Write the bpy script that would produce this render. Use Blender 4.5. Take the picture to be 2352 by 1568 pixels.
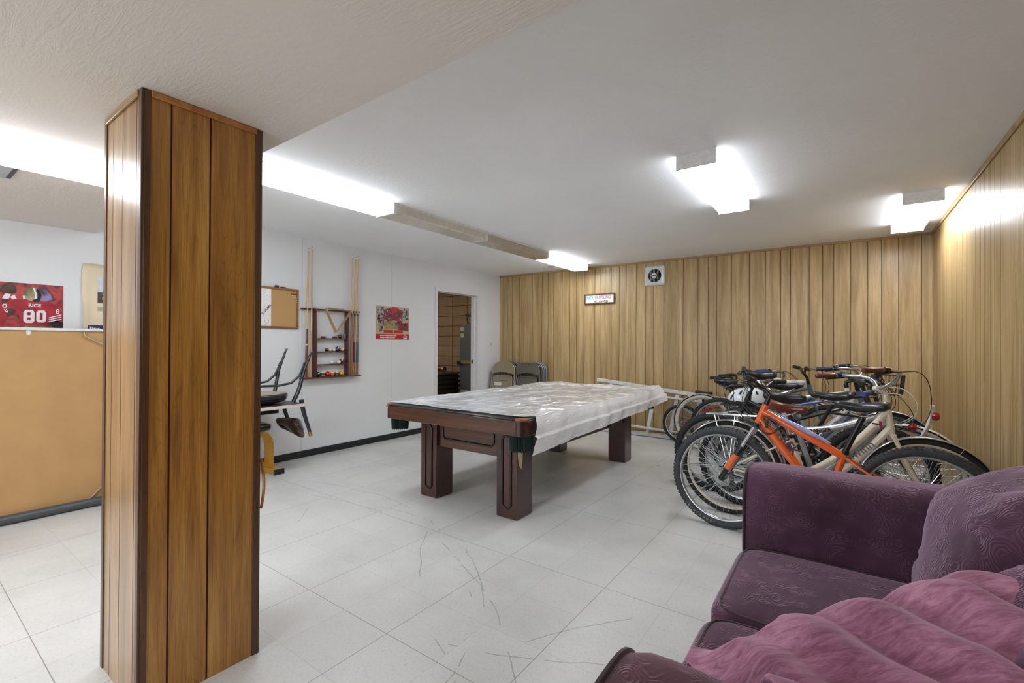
import bpy, math, random
from mathutils import Vector, Matrix, noise as mn
PI = math.pi
random.seed(7)
S = bpy.context.scene
for o in list(bpy.data.objects): bpy.data.objects.remove(o, do_unlink=True)
C = S.collection

# ------------------------------------------------------------------ camera
cd = bpy.data.cameras.new('camera'); cam = bpy.data.objects.new('camera', cd); C.objects.link(cam)
F_PX, YAW, PIT, ROLL, CH = 1060.96, 0.6235, 0.0055, 0.0046, 1.2641
cd.sensor_width = 36.0; cd.lens = 36.0 * F_PX / 2352.0; cd.clip_start = 0.05; cd.clip_end = 60
cam.location = (0, 0, CH)
cam.rotation_mode = 'QUATERNION'
cam.rotation_quaternion = (Matrix.Rotation(YAW, 4, 'Z') @ Matrix.Rotation(PI/2 + PIT, 4, 'X') @ Matrix.Rotation(ROLL, 4, 'Z')).to_quaternion()
S.camera = cam
# ------------------------------------------------------------------ world and exposure
w = bpy.data.worlds.new('world'); S.world = w; w.use_nodes = True
w.node_tree.nodes['Background'].inputs[0].default_value = (0.74, 0.80, 0.88, 1)
w.node_tree.nodes['Background'].inputs[1].default_value = 2.0
S.view_settings.view_transform = 'Standard'; S.view_settings.look = 'None'
S.view_settings.gamma = 1.0; S.view_settings.use_curve_mapping = False
S.view_settings.exposure = 1.3
LAMP = 9.5          # emission of the lit fluorescent lenses

# ------------------------------------------------------------------ colour / materials
def lin(c):
    r = []
    for v in c[:3]:
        v = v/255.0
        r.append(v/12.92 if v <= 0.04045 else ((v+0.055)/1.055)**2.4)
    return (*r, 1.0)
class NT:
    def __init__(s, name):
        s.m = bpy.data.materials.new(name); s.m.use_nodes = True
        s.t = s.m.node_tree; s.b = s.t.nodes['Principled BSDF']; s.out = s.t.nodes['Material Output']
    def n(s, typ, ins=None, **kw):
        nd = s.t.nodes.new(typ)
        for k, v in kw.items(): setattr(nd, k, v)
        for k, v in (ins or {}).items():
            if hasattr(v, 'links') or isinstance(v, bpy.types.NodeSocket): s.t.links.new(v, nd.inputs[k])
            else: nd.inputs[k].default_value = v
        return nd
    def math(s, op, a, b=0.0, c=None, clamp=False):
        nd = s.t.nodes.new('ShaderNodeMath'); nd.operation = op; nd.use_clamp = clamp
        for i, v in enumerate((a, b) if c is None else (a, b, c)):
            if isinstance(v, bpy.types.NodeSocket): s.t.links.new(v, nd.inputs[i])
            else: nd.inputs[i].default_value = v
        return nd.outputs[0]
    def obj(s, scale=(1, 1, 1), off=None):
        tc = s.n('ShaderNodeTexCoord').outputs['Object']
        if off is not None:
            tc = s.n('ShaderNodeVectorMath', {0: tc, 1: off}, operation='ADD').outputs[0]
        return s.n('ShaderNodeMapping', {'Vector': tc, 'Scale': scale}).outputs[0]
    def noise(s, vec, scale=1.0, detail=3.0, rough=0.5, dist=0.0):
        return s.n('ShaderNodeTexNoise', {'Vector': vec, 'Scale': scale, 'Detail': detail, 'Roughness': rough, 'Distortion': dist}).outputs[0]
    def ramp(s, fac, stops):
        r = s.n('ShaderNodeValToRGB', {0: fac}); e = r.color_ramp.elements
        while len(e) < len(stops): e.new(0.5)
        for i, (p, c) in enumerate(stops): e[i].position = p; e[i].color = c
        return r.outputs[0]
    def mix(s, fac, a, b, mode='MIX'):
        nd = s.t.nodes.new('ShaderNodeMix'); nd.data_type = 'RGBA'; nd.blend_type = mode
        for i, v in ((0, fac), (6, a), (7, b)):
            if isinstance(v, bpy.types.NodeSocket): s.t.links.new(v, nd.inputs[i])
            else: nd.inputs[i].default_value = v
        return nd.outputs[2]
    def col(s, c):
        if isinstance(c, bpy.types.NodeSocket): s.t.links.new(c, s.b.inputs['Base Color'])
        else: s.b.inputs['Base Color'].default_value = c
    def bump(s, h, strength=0.2, dist=0.01):
        nd = s.n('ShaderNodeBump', {'Height': h, 'Strength': strength, 'Distance': dist})
        s.t.links.new(nd.outputs[0], s.b.inputs['Normal'])
    def set(s, **kw):
        for k, v in kw.items():
            k = k.replace('_', ' ')
            if isinstance(v, bpy.types.NodeSocket): s.t.links.new(v, s.b.inputs[k])
            else: s.b.inputs[k].default_value = v
MATS = {}
def mat(name, rgb, rough=0.5, metal=0.0, var=0.06, vs=30.0, bump=0.0, bs=200.0, coat=0.0, sheen=0.0, sheent=None):
    if name in MATS: return MATS[name]
    t = NT(name); c = lin(rgb)
    v = t.obj(); n = t.noise(v, vs, 3.0)
    d = tuple(x*(1-var*1.5) for x in c[:3]) + (1,); l = tuple(min(1, x*(1+var)+var*0.01) for x in c[:3]) + (1,)
    t.col(t.ramp(n, [(0.3, d), (0.7, l)]))
    t.set(Roughness=rough, Metallic=metal)
    if coat: t.set(Coat_Weight=coat, Coat_Roughness=0.12)
    if sheen:
        t.set(Sheen_Weight=sheen, Sheen_Roughness=0.35)
        if sheent: t.set(Sheen_Tint=lin(sheent))
    if bump: t.bump(t.noise(v, bs, 3.0), bump, 0.004)
    MATS[name] = t.m; return t.m
def wood(name, dark, midc, light, rough=0.4, axis='z', fib=0.35, ring=0.35, pk=False, scale=1.0, coat=0.2, ringc=None, lo=0.28, hi=0.72):
    t = NT(name)
    off = None
    if pk:
        a = t.n('ShaderNodeAttribute', attribute_name='pk').outputs['Fac']
        off = t.n('ShaderNodeCombineXYZ', {0: t.math('MULTIPLY', a, 13.0), 1: t.math('MULTIPLY', a, 7.3), 2: t.math('MULTIPLY', a, 31.0)}).outputs[0]
    def sc(k, l):
        k *= scale; l *= scale
        return {'z': (k, k, l), 'x': (l, k, k), 'y': (k, l, k)}[axis]
    n1 = t.noise(t.obj(sc(16, 0.9), off), 1.0, 5.0, 0.6, 0.6)
    c = t.ramp(n1, [(lo, lin(dark)), (0.5, lin(midc)), (hi, lin(light))])
    n2 = t.noise(t.obj(sc(260, 5), off), 1.0, 3.0, 0.6)
    c = t.mix(fib, c, t.ramp(n2, [(0.3, (0.45, 0.42, 0.4, 1)), (0.65, (1, 1, 1, 1))]), 'MULTIPLY')
    n3 = t.noise(t.obj(sc(5.0, 0.45), off), 1.0, 2.0, 0.4, 0.3)
    rg = t.math('ADD', t.math('ABSOLUTE', t.math('SINE', t.math('MULTIPLY', n3, 90.0))), t.math('MULTIPLY', t.math('SUBTRACT', n2, 0.45), 0.9))
    c = t.mix(ring, c, t.ramp(rg, [(0.0, lin(ringc or dark)), (0.28, (1, 1, 1, 1))]), 'MULTIPLY')
    if pk:
        c = t.mix(0.8, c, t.ramp(a, [(0.0, (0.86, 0.84, 0.82, 1)), (0.5, (0.95, 0.95, 0.94, 1)), (1.0, (1.0, 1.0, 1.0, 1))]), 'MULTIPLY')
    t.col(c); t.set(Roughness=rough, Coat_Weight=coat, Coat_Roughness=0.25)
    t.bump(n2, 0.08, 0.002)
    MATS[name] = t.m; return t.m
def emis(name, rgb, strength):
    t = NT(name); t.set(Base_Color=lin(rgb), Roughness=0.5, Emission_Color=lin(rgb), Emission_Strength=strength)
    MATS[name] = t.m; return t.m

# ------------------------------------------------------------------ mesh collector
class MB:
    def __init__(s): s.v = []; s.f = []; s.mi = []; s.cur = 0; s.M = None; s.att = []; s.a = 0.0
    def pt(s, p):
        p = Vector(p)
        if s.M is not None: p = s.M @ p
        s.v.append(p); return len(s.v)-1
    def face(s, idx, mi=None): s.f.append(tuple(idx)); s.mi.append(s.cur if mi is None else mi); s.att.append(s.a)
    def box(s, a, b, mi=None):
        x0, y0, z0 = a; x1, y1, z1 = b
        i = [s.pt(p) for p in ((x0,y0,z0),(x1,y0,z0),(x1,y1,z0),(x0,y1,z0),(x0,y0,z1),(x1,y0,z1),(x1,y1,z1),(x0,y1,z1))]
        for q in ((0,3,2,1),(4,5,6,7),(0,1,5,4),(1,2,6,5),(2,3,7,6),(3,0,4,7)): s.face([i[k] for k in q], mi)
        return s
    def quad(s, a, b, c, d, mi=None): s.face([s.pt(a), s.pt(b), s.pt(c), s.pt(d)], mi)
    def tube(s, pts, r, n=8, closed=False, mi=None, cap=True, flat=1.0):
        pts = [Vector(p) for p in pts]; m = len(pts)
        rr = r if isinstance(r, (list, tuple)) else [r]*m
        up = None; rings = []
        for k in range(m):
            if closed: t = pts[(k+1) % m]-pts[k-1]
            else: t = pts[min(k+1, m-1)]-pts[max(k-1, 0)]
            if t.length < 1e-9: t = Vector((0, 0, 1))
            t.normalize()
            if up is None:
                up = Vector((0, 0, 1)) if abs(t.z) < 0.9 else Vector((0, 1, 0))
            up = up - t*up.dot(t)
            if up.length < 1e-6: up = t.orthogonal()
            up.normalize(); sd = t.cross(up)
            rings.append([s.pt(pts[k] + (up*math.sin(2*PI*j/n)*flat + sd*math.cos(2*PI*j/n))*rr[k]) for j in range(n)])
        for k in range(m if closed else m-1):
            A = rings[k]; B = rings[(k+1) % m]
            for j in range(n): s.face((A[j], B[j], B[(j+1) % n], A[(j+1) % n]), mi)
        if cap and not closed:
            s.face(rings[0], mi); s.face(rings[-1][::-1], mi)
        return s
    def cyl(s, a, b, r, r2=None, n=16, mi=None): return s.tube([a, b], [r, r if r2 is None else r2], n, mi=mi)
    def bar(s, a, b, wd, ht, side=(0, 1, 0), mi=None):
        a = Vector(a); b = Vector(b); t = (b-a).normalized(); sd = Vector(side); sd = (sd-t*sd.dot(t)).normalized(); up = t.cross(sd)
        i = []
        for p in (a, b):
            for q, e in ((-1, -1), (1, -1), (1, 1), (-1, 1)): i.append(s.pt(p+sd*q*wd/2+up*e*ht/2))
        for q in ((0,1,2,3),(7,6,5,4),(0,4,5,1),(1,5,6,2),(2,6,7,3),(3,7,4,0)): s.face([i[k] for k in q], mi)
        return s
    def ball(s, c, r, nu=16, nv=10, mi=None, e1=1.0, e2=1.0, fn=None):
        c = Vector(c); R = r if isinstance(r, (tuple, list)) else (r, r, r)
        def pw(v, e): return math.copysign(abs(v)**e, v)
        rows = []
        for a in range(nv+1):
            th = -PI/2+PI*a/nv
            if a in (0, nv):
                p = Vector((0, 0, R[2]*(1 if a else -1)))
                if fn: p = fn(p)
                rows.append([s.pt(c+p)]); continue
            row = []
            for b in range(nu):
                ph = 2*PI*b/nu
                p = Vector((R[0]*pw(math.cos(th), e1)*pw(math.cos(ph), e2), R[1]*pw(math.cos(th), e1)*pw(math.sin(ph), e2), R[2]*pw(math.sin(th), e1)))
                if fn: p = fn(p)
                row.append(s.pt(c+p))
            rows.append(row)
        for a in range(nv):
            A, B = rows[a], rows[a+1]
            for b in range(nu):
                b2 = (b+1) % nu
                if len(A) == 1: s.face((A[0], B[b2], B[b]), mi)
                elif len(B) == 1: s.face((A[b], A[b2], B[0]), mi)
                else: s.face((A[b], A[b2], B[b2], B[b]), mi)
        return s
    def grid(s, P, mi=None, wrap=False):
        idx = [[s.pt(p) for p in row] for row in P]
        for a in range(len(P)-1):
            for b in range(len(P[a])-1): s.face((idx[a][b], idx[a][b+1], idx[a+1][b+1], idx[a+1][b]), mi)
            if wrap: s.face((idx[a][-1], idx[a][0], idx[a+1][0], idx[a+1][-1]), mi)
        return idx
    def loft(s, rings, mi=None, cap=True):
        idx = s.grid(rings, mi, wrap=True)
        if cap: s.face(idx[0][::-1], mi); s.face(idx[-1], mi)
        return s
    def prism(s, poly, f0, f1, mi=None):
        """poly: list of 2D points; f0/f1 map a 2D point to 3D on either side"""
        a = [s.pt(f0(p)) for p in poly]; b = [s.pt(f1(p)) for p in poly]
        s.face(a[::-1], mi); s.face(b, mi)
        n = len(poly)
        for k in range(n): s.face((a[k], a[(k+1) % n], b[(k+1) % n], b[k]), mi)
        return s
    def build(s, name, mats, parent=None, smooth=False, bevel=0.0, off=(0, 0, 0), sub=0, solid=0.0, bseg=2):
        me = bpy.data.meshes.new(name); off = Vector(off)
        me.from_pydata([p-off for p in s.v], [], s.f)
        if not isinstance(mats, (list, tuple)): mats = [mats]
        for m in mats: me.materials.append(m)
        me.polygons.foreach_set('material_index', s.mi)
        if any(s.att):
            a = me.attributes.new('pk', 'FLOAT', 'FACE'); a.data.foreach_set('value', s.att)
        me.update()
        if smooth:
            me.polygons.foreach_set('use_smooth', [True]*len(me.polygons))
            try: me.set_sharp_from_angle(angle=math.radians(50 if smooth is True else smooth))
            except Exception: pass
        o = bpy.data.objects.new(name, me); C.objects.link(o)
        if parent is not None: o.parent = parent
        if solid:
            md = o.modifiers.new('solid', 'SOLIDIFY'); md.thickness = solid; md.offset = 0
        if bevel:
            md = o.modifiers.new('bevel', 'BEVEL'); md.width = bevel; md.segments = bseg; md.limit_method = 'ANGLE'; md.angle_limit = math.radians(40)
            md.harden_normals = False
            me.polygons.foreach_set('use_smooth', [True]*len(me.polygons))
            try: me.set_sharp_from_angle(angle=math.radians(35))
            except Exception: pass
        if sub:
            md = o.modifiers.new('sub', 'SUBSURF'); md.levels = sub; md.render_levels = sub
        return o
def thing(name, label, cat, loc=(0, 0, 0), rot=0.0, group=None):
    o = bpy.data.objects.new(name, None); C.objects.link(o); o.empty_display_size = 0.1
    o.location = loc; o.rotation_euler = (0, 0, rot); o['label'] = label; o['category'] = cat
    if group: o['group'] = group
    return o
def tag(o, label, cat, group=None, loc=None):
    o['label'] = label; o['category'] = cat
    if group: o['group'] = group
    if loc: o.location = loc
    return o
def struct(o): o['kind'] = 'structure'; return o
def rect_path(fn, pts, rad, seg=6):
    """round the corners of a 2D polyline (open) with radius rad, map by fn"""
    out = [pts[0]]
    for k in range(1, len(pts)-1):
        a, b, c = Vector(pts[k-1]), Vector(pts[k]), Vector(pts[k+1])
        u = (a-b).normalized(); v = (c-b).normalized(); r = min(rad, (a-b).length*0.49, (c-b).length*0.49)
        for j in range(seg+1):
            t = j/seg; out.append(tuple((b+u*r)*(1-t)**2 + b*2*t*(1-t) + (b+v*r)*t*t))
    out.append(pts[-1]); return [fn(p) for p in out]
def rrect(x0, y0, x1, y1, r, seg=6):
    P = []
    for cx, cy, a0 in ((x1-r, y1-r, 0), (x0+r, y1-r, 90), (x0+r, y0+r, 180), (x1-r, y0+r, 270)):
        for j in range(seg+1):
            a = math.radians(a0+90*j/seg); P.append((cx+r*math.cos(a), cy+r*math.sin(a)))
    return P
def text(name, s, size, m, origin, xdir, ydir, parent=None, off=0.0, ext=0.0006, align='CENTER', base=(0, 0, 0), xs=1.0, shear=0.0):
    cu = bpy.data.curves.new(name, 'FONT'); cu.body = s; cu.size = size; cu.extrude = ext; cu.offset = off; cu.align_x = align; cu.align_y = 'CENTER'; cu.shear = shear
    cu.resolution_u = 3
    to = bpy.data.objects.new('tmp', cu); C.objects.link(to)
    me = bpy.data.meshes.new_from_object(to); bpy.data.objects.remove(to, do_unlink=True); bpy.data.curves.remove(cu)
    X = Vector(xdir).normalized(); Y = Vector(ydir); Y = (Y-X*Y.dot(X)).normalized(); Z = X.cross(Y)
    o0 = Vector(origin)-Vector(base)
    for v in me.vertices: v.co = o0 + X*v.co.x*xs + Y*v.co.y + Z*v.co.z
    me.materials.clear(); me.materials.append(m); me.name = name
    o = bpy.data.objects.new(name, me); C.objects.link(o)
    if parent is not None: o.parent = parent
    return o

# ------------------------------------------------------------------ materials
def plaster(name, rgb, bs=60, st=0.25, streak=False):
    t = NT(name); c = lin(rgb)
    n = t.noise(t.obj(), 1.3, 3.0); t.col(t.ramp(n, [(0.3, tuple(x*0.95 for x in c[:3])+(1,)), (0.7, c)]))
    t.set(Roughness=0.72)
    h = t.noise(t.obj(), bs, 4.0, 0.6)
    if streak:
        s_ = t.noise(t.obj((7, 38, 1)), 1.0, 6.0, 0.65, 1.5)
        gate = t.ramp(t.noise(t.obj(), 1.1, 2.0), [(0.4, (0, 0, 0, 1)), (0.6, (1, 1, 1, 1))])
        h = t.math('ADD', t.math('MULTIPLY', h, 0.35), t.math('MULTIPLY', t.math('MULTIPLY', s_, gate), 2.2))
    t.bump(h, st, 0.006)
    MATS[name] = t.m; return t.m
M_ceil = plaster('ceiling_plaster', (243, 244, 245), 45, 0.35)
M_soff = plaster('soffit_plaster', (219, 211, 201), 55, 0.32, True)
M_wall = plaster('white_wall_paint', (224, 225, 226), 70, 0.10)
M_back = plaster('back_wall_paint', (205, 200, 190), 70, 0.1)
def floor_mat():
    t = NT('vinyl_tile_floor')
    sp = t.n('ShaderNodeSeparateXYZ', {0: t.obj()})
    x = t.math('ADD', sp.outputs[0], 2.229+30*0.3048*2); y = t.math('ADD', sp.outputs[1], -1.324+30*0.3048*2)
    T = 0.3048
    def lines(v, per, wd):
        f = t.math('FRACT', t.math('DIVIDE', v, per)); d = t.math('ABSOLUTE', t.math('SUBTRACT', f, 0.5))
        return t.math('GREATER_THAN', d, 0.5-wd/per/2)
    la = t.math('MAXIMUM', lines(x, T, 0.0022), lines(y, T, 0.0022))
    lb = t.math('MAXIMUM', lines(x, 2*T, 0.0036), lines(y, 3*T, 0.0036))
    cell = t.n('ShaderNodeCombineXYZ', {0: t.math('FLOOR', t.math('DIVIDE', x, T)), 1: t.math('FLOOR', t.math('DIVIDE', y, T))}).outputs[0]
    wn = t.n('ShaderNodeTexWhiteNoise', {'Vector': cell}).outputs[0]
    n1 = t.noise(t.obj(), 1.6, 4.0, 0.55); n2 = t.noise(t.obj((150, 60, 1)), 1.0, 3.0)
    c = t.ramp(n1, [(0.25, lin((196, 196, 192))), (0.55, lin((214, 214, 211))), (0.8, lin((222, 221, 217)))])
    c = t.mix(0.16, c, t.ramp(n2, [(0.35, lin((196, 194, 190))), (0.6, (1, 1, 1, 1))]), 'MULTIPLY')
    c = t.mix(0.5, c, t.ramp(wn, [(0, (0.93, 0.93, 0.93, 1)), (1, (1, 1, 1, 1))]), 'MULTIPLY')
    # scuffs and specks
    vo = t.n('ShaderNodeTexVoronoi', {'Vector': t.obj((1, 1, 0)), 'Scale': 9.0}); 
    sp_ = t.math('LESS_THAN', vo.outputs['Distance'], 0.035)
    vo3 = t.n('ShaderNodeTexVoronoi', {'Vector': t.obj((70, 30, 0)), 'Scale': 1.0})
    sp2 = t.math('MULTIPLY', t.math('LESS_THAN', vo3.outputs['Distance'], 0.12), 0.25)
    xo, yo = sp.outputs[0], sp.outputs[1]; wb = t.noise(t.obj(), 2.5, 2.0); scm = None
    for k, (cx_, cy_, rr_, g_) in enumerate(((-3.2, 0.2, 2.35, 0.50), (-2.9, -0.3, 2.62, 0.52), (-0.2, 3.6, 2.55, 0.5), (0.4, 0.9, 1.72, 0.5), (-1.9, 3.4, 2.1, 0.53), (-2.6, 0.9, 1.5, 0.52))):
        dx = t.math('SUBTRACT', xo, cx_); dy = t.math('SUBTRACT', yo, cy_)
        ln = t.math('SQRT', t.math('ADD', t.math('MULTIPLY', dx, dx), t.math('MULTIPLY', dy, dy)))
        ln = t.math('ADD', ln, t.math('MULTIPLY', wb, 0.12))
        hit = t.math('LESS_THAN', t.math('ABSOLUTE', t.math('SUBTRACT', ln, rr_)), 0.0028)
        gt = t.math('GREATER_THAN', t.noise(t.obj((1.1, 1.1, 1), (3.1*k, 1.7*k, 0)), 1.6, 3.0), g_)
        hit = t.math('MULTIPLY', hit, gt); scm = hit if scm is None else t.math('MAXIMUM', scm, hit)
    scm = t.math('MULTIPLY', scm, t.math('MULTIPLY', t.noise(t.obj(), 60.0, 2.0), 0.8))
    c = t.mix(t.math('MULTIPLY', t.math('MAXIMUM', la, 0.0), 0.28), c, lin((120, 116, 108)))
    c = t.mix(t.math('MULTIPLY', lb, 0.55), c, lin((90, 86, 78)))
    c = t.mix(t.math('MAXIMUM', 0.0, t.math('MAXIMUM', scm, sp2)), c, lin((88, 84, 78)))
    vo2 = t.n('ShaderNodeTexVoronoi', {'Vector': t.obj((1, 1, 0)), 'Scale': 3.3})
    c = t.mix(t.math('MULTIPLY', t.math('LESS_THAN', vo2.outputs['Distance'], 0.012), 0.85), c, lin((50, 45, 38)))
    t.col(c)
    t.set(Roughness=t.math('ADD', 0.22, t.math('MULTIPLY', t.noise(t.obj(), 3.0, 3.0), 0.22)))
    t.b.inputs['Specular IOR Level'].default_value = 0.45
    t.bump(t.math('SUBTRACT', t.noise(t.obj(), 14.0, 2.0), t.math('MULTIPLY', la, 0.6)), 0.06, 0.004)
    MATS['floor'] = t.m; return t.m
M_floor = floor_mat()
M_pan = wood('oak_panelling', (154, 127, 82), (188, 158, 108), (212, 185, 138), 0.42, 'z', 0.35, 0.16, True, coat=0.15)
M_pil = wood('orange_pillar_panelling', (132, 86, 32), (182, 128, 52), (208, 158, 78), 0.33, 'z', 0.6, 0.3, True, scale=1.15, coat=0.4, ringc=(132, 82, 36))
M_groove = mat('panel_groove', (62, 36, 18), 0.6)
M_redgroove = mat('pillar_groove', (70, 18, 10), 0.5)
M_trimd = wood('dark_corner_trim', (50, 28, 10), (84, 50, 22), (104, 66, 32), 0.4, 'z', 0.4, 0.3, coat=0.3)
M_trimt = wood('tan_crown_trim', (150, 92, 45), (184, 122, 66), (196, 140, 84), 0.4, 'x', 0.3, 0.1)
M_trimf = wood('oak_crown_trim', (140, 108, 66), (166, 134, 88), (186, 154, 108), 0.45, 'x', 0.3, 0.1)
M_base = mat('black_rubber_base', (26, 28, 29), 0.45, bump=0.2, bs=30)
M_white = mat('white_enamel', (226, 226, 224), 0.4)
M_casing = mat('white_door_casing', (220, 222, 224), 0.4)
M_lens = emis('lit_lens', (244, 249, 255), LAMP); M_lens_side = emis('lit_lens_side', (240, 246, 255), LAMP*0.34)
M_dead = mat('beige_dead_lens', (205, 196, 180), 0.35, coat=0.3)
M_dead2 = mat('brownish_dead_lens', (178, 166, 146), 0.35, coat=0.3)

# ------------------------------------------------------------------ room shell
XL, XR, YF, YB, ZC, ZS, YS = -4.867, 0.738, 6.396, -2.8, 2.44, 2.1345, 1.045
m = MB(); m.box((-7.6, YB-0.1, -0.1), (XR+0.15, 7.2, 0.0)); struct(m.build('floor', M_floor))
m = MB(); m.box((XL-0.15, YS, ZC), (XR+0.15, YF+0.15, ZC+0.1)); struct(m.build('ceiling', M_ceil))
m = MB(); m.box((XL-0.15, YB-0.1, ZS), (XR+0.15, YS, ZC+0.1)); struct(m.build('ceiling_low', M_soff))
DY0, DY1, DZ = 4.873, 5.80, 2.046
m = MB()
for a, b in (((XL-0.13, YB, 0), (XL, DY0, ZC)), ((XL-0.13, DY1, 0), (XL, YF+0.15, ZC)), ((XL-0.13, DY0, DZ), (XL, DY1, ZC))): m.box(a, b, 0)
for y in (4.032, 2.79): m.box((XL, y-0.0015, 0.07), (XL+0.0006, y+0.0015, ZC), 1)
struct(m.build('wall_left', [M_wall, mat('seam_grey', (178, 178, 178), 0.8)]))
m = MB()
for a, b in (((XL-0.13, YB-0.1, 0), (-4.2, YB, ZC)), ((0.2, YB-0.1, 0), (XR+0.15, YB, ZC)), ((-4.2, YB-0.1, 0), (0.2, YB, 0.5)), ((-4.2, YB-0.1, 2.05), (0.2, YB, ZC))): m.box(a, b)
struct(m.build('wall_back', M_back))   # made-up wide opening behind the viewpoint, added to let fill daylight in

def panel_wall(name, u0, u1, z0, z1, gr, tomap, mats, gw=0.0055, gd=0.005, thick=0.08):
    """u runs along the wall; tomap(u, depth, z) -> 3D, depth positive into the wall"""
    m = MB(); prof = [(u0, 0)]; kinds = []
    g = [x for x in sorted(gr) if u0+0.01 < x < u1-0.01]; val = random.random()
    def seg(p, k): prof.append(p); kinds.append((k, val))
    for x in g:
        seg((x-gw/2, 0), 0); seg((x-gw/4, gd), 1); seg((x+gw/4, gd), 1); seg((x+gw/2, 0), 1); val = random.random()*0.98+0.01
    seg((u1, 0), 0)
    for k in range(len(prof)-1):
        (a, da), (b, db) = prof[k], prof[k+1]; m.a = kinds[k][1]
        m.quad(tomap(a, da, z0), tomap(b, db, z0), tomap(b, db, z1), tomap(a, da, z1), kinds[k][0])
    m.a = 0.01
    m.quad(tomap(u0, thick, z0), tomap(u1, thick, z0), tomap(u1, thick, z1), tomap(u0, thick, z1), 0)
    for z in (z0, z1): m.quad(tomap(u0, 0, z), tomap(u1, 0, z), tomap(u1, thick, z), tomap(u0, thick, z), 0)
    for u in (u0, u1): m.quad(tomap(u, 0, z0), tomap(u, 0, z1), tomap(u, thick, z1), tomap(u, thick, z0), 0)
    return m.build(name, mats)
GF = [-4.709,-4.593,-4.445,-4.275,-4.191,-4.001,-3.885,-3.78,-3.626,-3.489,-3.372,-3.238,-3.061,-2.977,-2.796,-2.671,-2.567,-2.416,-2.277,-2.163,-2.024,-1.845,-1.762,-1.571,-1.443,-1.337,-1.164,-0.96,-0.783,-0.619,-0.521,-0.331,-0.201,-0.097,0.059,0.209,0.328,0.47,0.654]
struct(panel_wall('wall_far', XL, XR, 0, ZC, GF, lambda u, d, z: (u, YF+d, z), [M_pan, M_groove]))
GR = [6.102, 5.73, 5.354, 5.148, 5.025, 4.909, 4.768, 4.636, 4.472, 4.321, 4.215, 4.072, 3.969, 3.835, 3.541]
y = 3.42; gi = 0; st = (0.10, 0.17, 0.13, 0.2, 0.12, 0.15)
while y > YB: GR.append(y); y -= st[gi % 6]; gi += 1
struct(panel_wall('wall_right', YB, YF+0.08, 0, ZC, GR, lambda u, d, z: (XR+d, u, z), [M_pan, M_groove]))
m = MB(); m.box((XL, YF-0.014, ZC-0.028), (XR, YF-0.001, ZC)); struct(m.build('trim_1', M_trimf, bevel=0.004))
m = MB(); m.box((XR-0.012, YS, ZC-0.035), (XR-0.001, YF-0.014, ZC)); struct(m.build('trim_2', M_trimf, bevel=0.004))
m = MB(); m.box((XL+0.001, 1.9, 0), (XL+0.012, DY0-0.04, 0.075)); m.box((XL+0.001, DY1+0.04, 0), (XL+0.012, YF, 0.075)); m.box((XL+0.001, YB, 0), (XL+0.012, 1.9, 0.075))
struct(m.build('baseboard_left', M_base, bevel=0.003))
m = MB(); m.box((XL, YF-0.01, 0), (XR, YF-0.001, 0.06)); struct(m.build('baseboard_far', wood('base_oak', (120, 90, 55), (150, 118, 76), (170, 138, 92), 0.5, 'x')))
# door frame
m = MB()
for a, b in (((XL-0.14, DY0-0.012, 0), (XL+0.002, DY0+0.003, DZ-0.003)), ((XL-0.14, DY1-0.003, 0), (XL+0.002, DY1+0.012, DZ-0.003)), ((XL-0.14, DY0-0.012, DZ-0.003), (XL+0.002, DY1+0.012, DZ+0.012))): m.box(a, b)
for a, b in (((XL+0.0005, DY0-0.045, 0), (XL+0.014, DY0+0.003, DZ+0.003)), ((XL+0.0005, DY1-0.003, 0), (XL+0.014, DY1+0.045, DZ+0.003)), ((XL+0.0005, DY0-0.045, DZ-0.003), (XL+0.015, DY1+0.045, DZ+0.045))): m.box(a, b)
m.box((XL-0.09, DY1-0.012, 0), (XL-0.06, DY1, DZ)); m.box((XL-0.09, DY0, DZ-0.012), (XL-0.06, DY1, DZ))
dr = m.build('door_1', M_casing, bevel=0.002); struct(dr)
m = MB(); m.box((XL-0.125, DY1-0.006, 0.94), (XL-0.095, DY1-0.001, 1.0)); m.build('strike_plate', mat('dark_steel', (40, 40, 42), 0.4, 0.8), dr)
# room beyond the door
def block_mat():
    t = NT('concrete_block'); sp = t.n('ShaderNodeSeparateXYZ', {0: t.obj()})
    v = t.n('ShaderNodeCombineXYZ', {0: sp.outputs[0], 1: sp.outputs[2], 2: 0.0}).outputs[0]
    br = t.n('ShaderNodeTexBrick', {'Vector': v, 'Scale': 1.0, 'Mortar Size': 0.006, 'Brick Width': 0.4064, 'Row Height': 0.2032, 'Color1': lin((186, 160, 134)), 'Color2': lin((174, 150, 126)), 'Mortar': lin((84, 66, 50))})
    br.offset = 0.0; t.col(t.mix(0.3, br.outputs[0], t.ramp(t.noise(t.obj(), 9.0, 5.0), [(0.3, (0.6, 0.55, 0.5, 1)), (0.7, (1, 1, 1, 1))]), 'MULTIPLY'))
    t.set(Roughness=0.85); t.bump(t.noise(t.obj(), 60, 4.0), 0.4, 0.01); return t.m
M_block = block_mat()
m = MB(); m.box((-7.6, 6.95, 0), (XL-0.13, 7.05, 2.5)); struct(m.build('wall_storage_far', M_block))
m = MB(); m.box((-7.6, 3.8, 0), (-7.5, 6.95, 2.5)); struct(m.build('wall_storage_left', M_back))
m = MB(); m.box((-7.6, 3.7, 0), (XL-0.13, 3.8, 2.5)); struct(m.build('wall_storage_near', M_back))
m = MB(); m.box((XL-0.13, 6.52, 0), (XL-0.03, 7.05, 2.5)); struct(m.build('wall_storage_right', M_back))
m = MB(); m.box((-7.6, 3.7, 2.5), (XL-0.03, 7.05, 2.6)); struct(m.build('ceiling_storage', M_back))

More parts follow.
